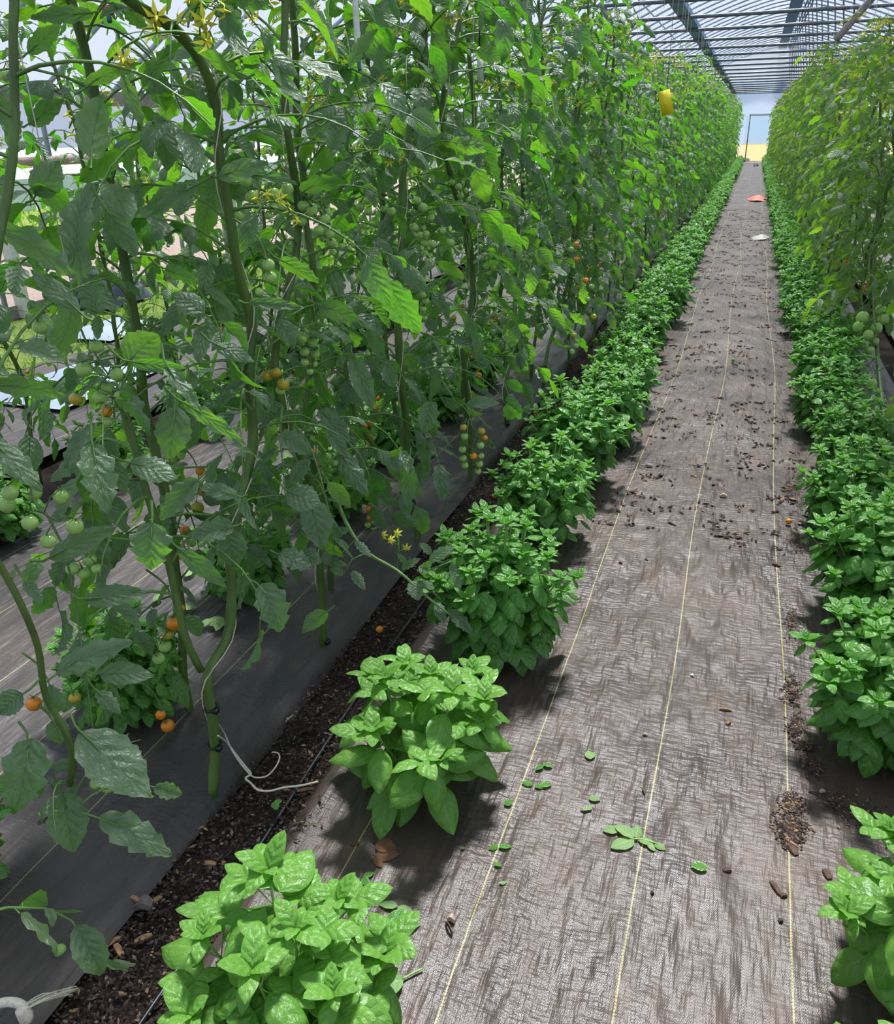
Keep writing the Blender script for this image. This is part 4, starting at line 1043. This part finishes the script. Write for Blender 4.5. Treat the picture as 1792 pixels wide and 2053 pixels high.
for k, (x, y) in enumerate(((360, 1215), (395, 1235), (420, 1240), (385, 1140), (320, 1190), (90, 1620), (445, 1250), (870, 905), (690, 950))):
    dx = U(-45, 45); dy = U(-18, 18); s = .5 if k > 6 else 1
    labn = ['pale leaf trimming right of the hanging orange truss', 'broad pale trimmed leaf on the side path', 'grey green trimmed leaf near the bare stem', 'upright pale trimming in the side path', 'pale twisted trimming left of the bare stem', 'striped basil leaf on the cloth under the drooping tomato leaves', 'small curled trimming next to the bare stem', 'white pale trimming beyond the forked vine', 'thin trimming on the cloth left of the forked vine'][k]
    ground_leaf(labn, [(x, y, x + (dx + 12) * s, y + dy * s, 1.2), (x, y, x - 12 * s, y + 15 * s, 1.1)], M_WL, 'leaf_trimming', None, 'leaf trimmings on the side path', 'leaf', .012)

def ground_fruit(px, py, d, kd, lab, z=None):
    c = atz(px, py, d / 2 + .005); mb = FR[kd]
    return tag(put('tomato', mb, None, c, (U(.6, 1.4), U(-.5, .5), U(0, 6)), d), lab, 'tomato', 'fallen tomatoes')
ground_fruit(1581, 1045, .024, 'o', 'orange cherry tomato lying on the path cloth near the right thread')
ground_fruit(1470, 722, .026, 'g', 'green cherry tomato lying far up the middle of the path')
ground_fruit(761, 1262, .024, 'o', 'orange cherry tomato on the soil strip left of the second basil')
ground_fruit(120, 1906, .026, 'g', 'green cherry tomato on the left cloth edge in the bottom left corner')
ground_fruit(991, 995, .022, 'o', 'orange cherry tomato on the soil behind the large basil bush')
ground_fruit(1072, 827, .022, 'o', 'orange cherry tomato on the soil behind the fourth basil')

# litter far up the path
rng.seed(96)
def crumpled(px, py, w, l, h, mat, name, lab):
    x, y = gz(px, py); mb = MB(); n = 9
    X, Y = np.meshgrid(np.linspace(-1, 1, n), np.linspace(-1, 1, n), indexing='ij')
    Z = (1 - X ** 2) * (1 - Y ** 2) * h + h * .5 * (vnoise(X * 3 + 9, Y * 3 + 9, int(px)) + .3)
    i, j = np.meshgrid(np.arange(n - 1), np.arange(n - 1), indexing='ij'); i = i.ravel(); j = j.ravel()
    mb.add(np.stack([X * w / 2 * (1 + .3 * np.sin(Y * 4)), Y * l / 2 * (1 + .3 * np.cos(X * 3)), Z], -1).reshape(-1, 3), np.stack([i * n + j, (i + 1) * n + j, (i + 1) * n + j + 1, i * n + j + 1], 1))
    return tag(mb.build(name, mat, None, (x, y, .004)), lab, 'litter')
M_REDC = plain('faded_red_cloth', (0.62, 0.16, 0.10), 0.7, 0, 0.2, 8)
crumpled(1517, 401, .34, .9, .08, M_REDC, 'crumpled_red_wrapper', 'faded red wrapper lying at the right of the far path')
crumpled(1476, 347, .24, 1.2, .08, M_REDC, 'crumpled_red_scrap', 'small red scrap at the left edge of the farthest path')
crumpled(1524, 479, .2, .36, .045, plain('dirty_white_cloth', (.36, .35, .31), .7, 0, .25, 20), 'crumpled_white_glove', 'crumpled dirty white glove at the right edge of the far path')
crumpled(1515, 333, .18, .9, .09, M_BLACK, 'black_bag', 'black lump at the right edge near the doorway')
crumpled(1497, 322, .25, 1.4, .10, M_BLACK, 'black_mat', 'black lump at the left edge before the doorway')

# ------------------------------------------------------------------ twine, clips, drip line
def path_obj(name, P, r, mat, lab, cat, n=40, sides=6, grp=None):
    P = A(P, float); c = P[0].copy(); mb = MB(); tube(mb, smooth_path(P - c, n), r, sides)
    return tag(mb.build(name, mat, None, c), lab, cat, grp)
tw = MB()
P = [atx(437, 1450, -1.04), atz(450, 1470, .10), atz(465, 1505, .05), atz(485, 1535, .03), atz(508, 1560, .03), atz(535, 1558, .03), atz(552, 1540, .035), atz(562, 1520, .04), atz(560, 1508, .045), atz(545, 1508, .04)]
P2 = [atx(437, 1475, -1.03), atz(455, 1488, .06), atz(468, 1506, .04), atz(490, 1535, .03), atz(507, 1553, .03), atz(487, 1560, .025), atz(502, 1568, .025), atz(515, 1585, .022), atz(540, 1587, .015), atz(570, 1578, .012), atz(600, 1576, .012), atz(638, 1567, .012)]
c0 = P[0].copy(); tube(tw, smooth_path(A(P) - c0, 50), .0019, 6); tube(tw, smooth_path(A(P2) - c0, 60), .0026, 6)
o = tag(tw.build('loose_twine', M_TWINE, None, c0), 'loose cream twine trailing from the bare vine foot across the soil strip', 'twine')
tw = MB(); K = atz(48, 2018, .16)
for i in range(14): tube(tw, smooth_path([A([0, 0, 0]) + rv(.004), (atz(95, 2000, .14) - K) + rv(.004), (atz(148, 1982 + i * .8, .12) - K) + rv(.005)], 8), .0015, 4)
tube(tw, smooth_path([atz(-40, 2025, .16) - K, atz(10, 2008, .165) - K, atz(35, 2010, .16) - K, A([0, 0, 0]), atz(62, 2040, .14) - K, atz(50, 2050, .13) - K, atz(40, 2025, .16) - K], 20), .008, 7)
tag(tw.build('frayed_twine', M_TWINE, None, K), 'knotted frayed cream twine at the bottom left corner', 'twine')

def clip(p, r, tilt=.15):
    mb = MB(); a = np.linspace(0, 2 * PI, 17)
    tube(mb, np.stack([np.cos(a) * r, np.sin(a) * r, np.sin(a + 1) * r * tilt], -1), .0035, 6)
    box(mb, A([r * 1.1, -r * .5, 0]), (.012, .014, .010)); return mb.mesh('stem_clip', M_BLACK), p
for k, (px, py, x, r, lab) in enumerate(((424, 1418, -1.05, .0155, 'black stem clip, upper of two on the bare thick stem'), (430, 1493, -1.05, .0155, 'black stem clip, lower of two on the bare thick stem'),
                          (650, 1283, -1.08, .014, 'black stem clip on the thin vine foot behind the second basil'), (822, 1005, -1.06, .0165, 'black stem clip under the fork behind the large basil bush'),
                          (1015, 848, -1.08, .014, 'black stem clip on the vine foot behind the fourth basil'), (1090, 735, -1.06, .0135, 'black stem clip farthest up the left row'))):
    me, p = clip(atx(px, py, x), r); tag(put('stem_clip', me, None, p), lab, 'clip', 'black clips on the vine stems')
P = [A([-.875 + .015 * math.sin(y * 2.3), y, -.002]) for y in np.arange(.2, 44, .35)]
mb = MB(); tube(mb, P, .0055, 8); tag(mb.build('drip_line', M_BLACK), 'thin black drip irrigation line lying in the soil strip', 'pipe')

# climbing strings of the near vines, from a wire overhead down to the clip
def string(P, r, lab, grp, mat=M_STRING, name='climbing_string', cat='string'):
    P = A(P); c = P[0].copy(); mb = MB(); tube(mb, smooth_path(P - c, 24), r, 4); return tag(mb.build(name, mat, None, c), lab, cat, grp)
GS = 'white strings holding up the vines'
for k, (stp, lab) in enumerate(((stem1, 'string wound around the thick stemmed vine'), (stem2, 'string along the vine behind the second basil'), (stem3, 'string along the forked vine'), (stem4, 'string along the vine with the low mixed truss'), (stem5, 'string along the curving vine'))):
    rng.seed(400 + k); pth = smooth_path(stp, 60); a = np.arange(60) * .55
    P = pth[3:] + np.stack([np.cos(a), np.sin(a), 0 * a], 1)[3:] * .0165; P = np.concatenate([P, [P[-1] + A([0, 0, 3.4 - P[-1][2]])]])
    mb = MB(); c = P[0].copy(); tube(mb, P - c, .0016, 4); tag(mb.build('climbing_string', M_TWINE, None, c), lab, 'string', GS)
rng.seed(410)
for k, (px, py, X, zb, lab) in enumerate(((949, 194, -1.0, .95, 'white string hanging free left of the black wire'), (695, 120, -1.2, 1.6, 'string hanging beside the white tube with a red end'), (664, 60, -1.3, 1.7, 'thin string at the top left, left of the white tube'), (1258, 110, -1.0, 1.9, 'string below the bent dark brace'),
                                 (1700, 340, .85, .6, 'slanting string right of the path in front of the right row'), (1778, 300, .88, .5, 'string near the right edge of the picture'), (1745, 80, .95, 1.5, 'string high in the right row'), (1775, 60, 1.0, 1.4, 'string at the top right corner'), (60, 200, -1.15, 1.2, 'string at the top left corner before the white film'))):
    p = atx(px, py, X); string([A([p[0] + U(-.01, .01), p[1], 3.4]), A([p[0], p[1], 2.4]), p, A([p[0] + U(-.02, .03), p[1] + U(-.03, .03), zb])], .0014, lab, GS)
rng.seed(411); mb0 = MB(); tube(mb0, [(0, 0, 0), (0.004, 0, -.6), (0, 0.004, -1.4)], .0013, 3); me = mb0.mesh('climbing_string', M_STRING)
for k in range(46):
    X, s = ((-1.05, 'left'), (.98, 'right'))[k % 2]; y = 5.2 + (k // 2) * .62 + U(-.1, .1)
    tag(put('climbing_string', me, None, (X + U(-.1, .1), y, 3.2)), 'white string rising from a leafy vine of the %s row to the wires overhead' % s, 'string', 'strings above the %s row' % s)
# hanging tube with a red and teal end
root = empty('hanging_tube', atd(714, 5, 1.95)); b = A(root.location)
def loc(px, py, d=1.95): return atd(px, py, d) - b
mb = MB(); tube(mb, smooth_path([loc(712, 4), loc(715, 55), loc(718, 100)], 6), .0062 * 1.25, 8); mb.build('tube', M_WHITE, root)
mb = MB(); tube(mb, [loc(718, 101), loc(718, 108)], .005, 8); tube(mb, smooth_path([loc(718, 107), loc(718.5, 113), loc(717, 119)], 4), [.005, .0075, .0075, .004], 8); mb.build('red_band', M_RED, root)
mb = MB(); tube(mb, smooth_path([loc(719, 119), loc(719.5, 130), loc(721, 141)], 5), .0048, 7); mb.build('teal_tip', M_TEAL, root)
mb = MB(); tube(mb, [loc(711, 4), loc(710, -60), loc(708, -330)], .0022, 5); mb.build('hanging_cord', M_BLACK, root)
tag(root, 'white tube with red and teal tip hanging on a cord between the vines', 'hanging tube')
root = empty('hanging_strip', atd(961, 100, 2.9)); b = A(root.location)
mb = MB(); tube(mb, [loc(961, 97, 2.9), loc(964, 164, 2.9)], .011, 6); mb.build('strip', M_WHITE, root)
mb = MB(); tube(mb, [loc(961, 98, 2.9), loc(961, 0, 2.9), loc(960, -200, 2.9)], .0032, 5); mb.build('black_wire', M_BLACK, root)
tag(root, 'pale strip on a black wire hanging among the upper flowers', 'hanging strip')
root = empty('hanging_strip', atd(216, 10, 1.9)); b = A(root.location)
mb = MB(); tube(mb, smooth_path([loc(205, 12, 1.9), loc(216, 20, 1.9), loc(226, 24, 1.9)], 4), [.006, .012, .013, .008], 7); mb.build('red_band', M_RED, root)
mb = MB(); tube(mb, [loc(217, 26, 1.9), loc(220, 44, 1.9)], .006, 6); mb.build('teal_tip', M_TEAL, root)
mb = MB(); tube(mb, [loc(210, 10, 1.9), loc(209, -100, 1.9), loc(209, -300, 1.9)], .005, 6); mb.build('strip', M_WHITE, root)
tag(root, 'hanging strip with red band and teal tip at the top left', 'hanging strip')
p = atx(1336, 190, -.60); mb = MB(); box(mb, (0, 0, -.06), (.10, .004, .19), rotm((0, 1, 0), -.28)); root = empty('sticky_card', p); mb.build('card', M_YCARD, root)
mb = MB(); tube(mb, [(0, 0, .03), (0, 0, .9)], .002, 4); mb.build('hook_wire', M_BLACK, root); tag(root, 'yellow sticky insect card hanging in the left row', 'sticky card'); root.rotation_euler = (0, 0, .25); root.scale = (.8, .8, .8)

# ------------------------------------------------------------------ greenhouse
CX = .68; PROF = [(-6.2, 1.83), (-5.3, 2.42), (-4.3, 3.04), (-3.2, 3.62), (-2.2, 4.10), (-1.1, 4.52), (0, 4.84), (.45, 4.93), (.68, 4.95)]
PROF = PROF + [(2 * CX - x, z) for x, z in PROF[-2::-1]]
PX = A([p[0] for p in PROF]); PZ = A([p[1] for p in PROF])
Y0, Y1 = -4.0, 46.5
mb = MB(); xs = np.linspace(PX[0], PX[-1], 41); ysr = np.linspace(Y0, Y1, 60)
c = grid(xs, ysr, lambda X, Y: np.interp(X, PX, PZ) + .035).build('ceiling', M_FILM); tag(c, 'bluish white translucent film roof of the greenhouse', 'roof', None, 'structure')
def arch_mesh():
    mb = MB(); P = A([[x, 0, np.interp(x, PX, PZ)] for x in np.linspace(PX[0], PX[-1], 33)]); P = smooth_path(P, 40)
    P = np.concatenate([[A([PX[0], 0, 0])], P, [A([PX[-1], 0, 0])]]); tube(mb, P, .024, 8); return mb.mesh('roof_arch', M_STEEL)
am = arch_mesh(); y = .35
while y < 46.3:
    tag(put('roof_arch', am, None, (0, y, 0)), 'grey steel arch pipe carrying the film roof', 'roof arch', 'roof arches', 'structure'); y += .9
def zroof(x): return float(np.interp(x, PX, PZ))
tm = MB(); zt = 2.95; xl = float(np.interp(zt, PZ[:9], PX[:9])); xr = 2 * CX - xl
P = A([[x, 0, zt] for x in np.linspace(xl, xr, 12)]); tube(tm, P, .026, 8)
tmm = tm.mesh('tie_bar', M_STEELD); wm = MB()
for s in (1,): tube(wm, smooth_path([(CX + s * .55, 0, zt), (CX + s * .50, 0, zt + .3), (CX + s * .2, 0, zroof(CX) - .05)], 8), .016, 6)
wmm = wm.mesh('king_strut', M_STEELD); y = 1.7
while y < 46.3:
    r = empty('tie_bar', (0, y, 0)); put('bar', tmm, r); put('king_strut', wmm, r)
    tag(r, 'grey steel tie bar spanning the house below the arches', 'tie bar', 'tie bars', 'structure'); y += 1.8
def rail(x, z, w, h, mat, name, lab, kind='structure', y0=Y0, y1=Y1):
    mb = MB(); box(mb, (x, (y0 + y1) / 2, z), (w, y1 - y0, h), None); return tag(mb.build(name, mat, smooth=False), lab, name.replace('_', ' '), None, kind)
rail(-1.22, zt + .07, .20, .07, M_RAIL, 'service_rail', 'flat grey rail running along the house over the left row')
rail(CX - .02, 4.86, .36, .05, M_RIDGE, 'ridge_vent', 'long blue grey ridge vent sheet under the roof peak')
for dx in (.26, .34, .42): rail(CX + dx, 4.84, .035, .04, M_RIDGE, 'ridge_rail', 'thin blue grey rail beside the ridge vent')
for x in (-4.3, -2.6, 3.6, 5.6):
    mb = MB(); tube(mb, [(x, Y0, zroof(x) - .03), (x, Y1, zroof(x) - .03)], .016, 6); tag(mb.build('roof_purlin', M_STEEL), 'thin steel purlin running the length of the roof', 'purlin', 'purlins', 'structure')
rail(-6.17, 1.84, .06, .13, M_GWOOD, 'eave_board', 'grey wooden eave board along the left side wall')
mb = MB(); tube(mb, [(-6.13, Y0, 1.30), (-6.13, Y1, 1.30)], .042, 10); tag(mb.build('roll_up_pipe', M_WOOD), 'tan roll up pipe of the left side curtain', 'pipe')
rail(-6.2, .05, .05, .12, M_GWOOD, 'sill_board', 'grey board at the foot of the left side wall')
mb = MB(); mb.add([(-6.2, Y0, 1.30), (-6.2, Y1, 1.30), (-6.2, Y1, 1.84), (-6.2, Y0, 1.84)], [(0, 1, 2, 3)]); tag(mb.build('wall_left', M_FILM), 'white film side curtain rolled up to waist height', 'wall', None, 'structure')
mb = MB(); X = 2 * CX + 6.2; mb.add([(X, Y0, 0), (X, Y1, 0), (X, Y1, 1.84), (X, Y0, 1.84)], [(0, 1, 2, 3)]); tag(mb.build('wall_right', M_FILM), 'white film wall on the far right side', 'wall', None, 'structure')
# bent braces hanging off the tie bars
for (P, lab, m) in (([(-2.15, 12.5, 2.98), (-1.95, 12.5, 2.72), (-1.72, 12.5, 2.45), (-1.6, 12.5, 2.40)], 'dark bent brace pipe hanging from a tie bar over the left row', M_STEELD), ([(1.22, 12.5, 2.98), (1.0, 12.5, 2.7), (.78, 12.5, 2.42)], 'brownish slanting brace pipe over the right row', M_GWOOD)):
    mb = MB(); c = A(P[0]); tube(mb, smooth_path(A(P) - c, 14), .042, 8); tag(mb.build('brace_pipe', m, None, c), lab, 'brace')
# end wall with doorway
YE = 45.3; mb = MB(); DX0, DX1, DZ = -.38, .62, 2.02
def wallp(pts): mb.add([(x, YE, z) for x, z in pts], [(0, 1, 2, 3)])
xs2 = np.linspace(PX[0], PX[-1], 40)
for a, b2 in zip(xs2[:-1], xs2[1:]):
    za, zb = np.interp(a, PX, PZ), np.interp(b2, PX, PZ); lo = DZ if (a + b2) / 2 > DX0 and (a + b2) / 2 < DX1 else 0
    wallp([(a, lo), (b2, lo), (b2, zb), (a, za)])
tag(mb.build('wall_far', M_FILM), 'film end wall above and beside the far doorway', 'wall', None, 'structure')
root = empty('door_1', ((DX0 + DX1) / 2, YE, 0)); tag(root, 'tall narrow open doorway in the far end wall', 'doorway', None, 'structure')
mb = MB(); box(mb, (DX0 - (DX0 + DX1) / 2, -.03, DZ / 2), (.05, .06, DZ)); mb.build('door_jamb', M_GWOOD, root)
mb = MB(); box(mb, (DX1 - (DX0 + DX1) / 2, -.03, DZ / 2), (.05, .06, DZ)); mb.build('door_jamb', M_GWOOD, root)
mb = MB(); box(mb, (0, -.03, DZ + .03), (1.1, .06, .09)); mb.build('door_lintel', M_WHITE, root)
for k, x in enumerate((-4.2, -2.6, 3.0, 5.0)):
    mb = MB(); tube(mb, [(x, YE - .1, 0), (x, YE - .1, zroof(x))], .03, 6); tag(mb.build('end_post', M_STEEL), 'steel post of the far end wall', 'post', 'end wall posts', 'structure')
# outside beyond the door: sandy yard and a pale blue greenhouse end
M_SAND = ground_mat('sunlit_sand', (0.30, 0.19, 0.07), (0.36, 0.24, 0.10), (0.42, 0.30, 0.14), 3)
p = grid(np.linspace(-10, 12, 12), np.linspace(46.6, 88, 12), lambda X, Y: .12 * np.clip((Y - 46.6) / 20, 0, 1) * 2).build('sand_yard', M_SAND); tag(p, 'sunlit sandy yard outside the far doorway', 'yard', None, 'structure')
mb = MB()
ar = [(-7, 0), (-7, 2.4), (-4, 4.4), (0, 5.2), (4, 4.4), (7, 2.4), (7, 0)]
mb.add([(x, 84, z + .2) for x, z in ar] + [(x, 85, z + .2) for x, z in ar], [(i, i + 1, i + 8, i + 7) for i in range(6)], [(0, 6, 1), (1, 6, 5), (1, 5, 2), (2, 5, 4), (2, 4, 3)])
tag(mb.build('neighbour_greenhouse', M_HOUSE, smooth=False), 'pale blue white greenhouse standing beyond the far doorway', 'greenhouse')
# things outside the open left side
mb = MB(); ar = [(-24, 0), (-24, .7), (-20, 1.3), (-16, .7), (-16, 0)]
mb.add([(x, 2, z) for x, z in ar] + [(x, 60, z) for x, z in ar], [(i, i + 1, i + 6, i + 5) for i in range(4)], [(0, 4, 1), (1, 4, 3), (1, 3, 2)])
tag(mb.build('low_tunnel', plain('tunnel_film', (0.62, 0.74, 0.90), 0.4, 0, 0.1, 2), smooth=False), 'low blue white film tunnel across the gravel on the left', 'tunnel')
for k, (x, y) in enumerate(((-6.15, 5.9), (-6.15, 9.5), (-6.15, 13.1), (-6.15, 17))):
    mb = MB(); box(mb, (0, 0, .65), (.09, .09, 1.3)); tag(mb.build('side_post', M_WHITE, None, (x, y, 0), smooth=False), 'whitewashed post of the left side wall, %s from the camera' % ORD[k], 'post', 'side wall posts')
rng.seed(97)
for k, (x, y, s, m, lab) in enumerate(((-5.8, 6.6, .26, M_NAVY, 'navy cloth heap beside the left side wall'), (-4.9, 5.6, .3, M_TARP, 'blue white plastic sheet on the ground by the left verge'), (-4.0, 4.1, .35, M_TARP, 'pale blue plastic sheet lying behind the back row'))):
    mb = MB(); n = 14; X, Y = np.meshgrid(np.linspace(-1, 1, n), np.linspace(-1, 1, n), indexing='ij'); hgt = .3 if m is M_NAVY else .03
    Z = np.clip((1 - X ** 2) * (1 - Y ** 2), 0, 1) ** .5 * hgt * (1 + vnoise(X * 3 + 7, Y * 3 + 7, k)) ; i, j = np.meshgrid(np.arange(n - 1), np.arange(n - 1), indexing='ij'); i = i.ravel(); j = j.ravel()
    mb.add(np.stack([X * s, Y * s * 1.4, Z + .03], -1).reshape(-1, 3), np.stack([i * n + j, (i + 1) * n + j, (i + 1) * n + j + 1, i * n + j + 1], 1))
    tag(mb.build('cloth_heap' if m is M_NAVY else 'plastic_sheet', m, None, (x, y, 0)), lab, 'cloth' if m is M_NAVY else 'plastic sheet')

# ------------------------------------------------------------------ light
w = bpy.data.worlds.new('sky'); SC.world = w; w.use_nodes = True; nt = w.node_tree; nt.nodes.clear()
out = nt.nodes.new('ShaderNodeOutputWorld'); bg = nt.nodes.new('ShaderNodeBackground'); tc = nt.nodes.new('ShaderNodeTexCoord'); sp = nt.nodes.new('ShaderNodeSeparateXYZ'); rp = nt.nodes.new('ShaderNodeValToRGB')
nt.links.new(tc.outputs['Generated'], sp.inputs[0]); nt.links.new(sp.outputs[2], rp.inputs[0]); nt.links.new(rp.outputs[0], bg.inputs[0]); nt.links.new(bg.outputs[0], out.inputs[0])
rp.color_ramp.elements[0].position = 0.0; rp.color_ramp.elements[0].color = (0.74, 0.82, 0.96, 1)
rp.color_ramp.elements[1].position = 0.7; rp.color_ramp.elements[1].color = (0.68, 0.79, 1.0, 1)
bg.inputs[1].default_value = 0.74
sl = bpy.data.lights.new('sun', 'SUN'); so = bpy.data.objects.new('sun', sl); COL.objects.link(so)
sl.energy = 10.0; sl.angle = math.radians(7); sl.color = (1.0, 0.95, 0.86)
sd = norm([-.03, .60, 1.1]); so.rotation_euler = Vector(sd).to_track_quat('Z', 'Y').to_euler()
so.location = (0, 0, 20)

SC.view_settings.view_transform = 'Standard'; SC.view_settings.look = 'None'
SC.view_settings.gamma = 1; SC.view_settings.use_curve_mapping = False
SC.view_settings.exposure = 0.1
cy = SC.cycles
cy.max_bounces = 5; cy.diffuse_bounces = 2; cy.glossy_bounces = 2; cy.transmission_bounces = 3; cy.transparent_max_bounces = 6
cy.use_denoising = True; cy.caustics_reflective = False; cy.caustics_refractive = False
cy.use_adaptive_sampling = True; cy.adaptive_threshold = 0.05; cy.adaptive_min_samples = 12
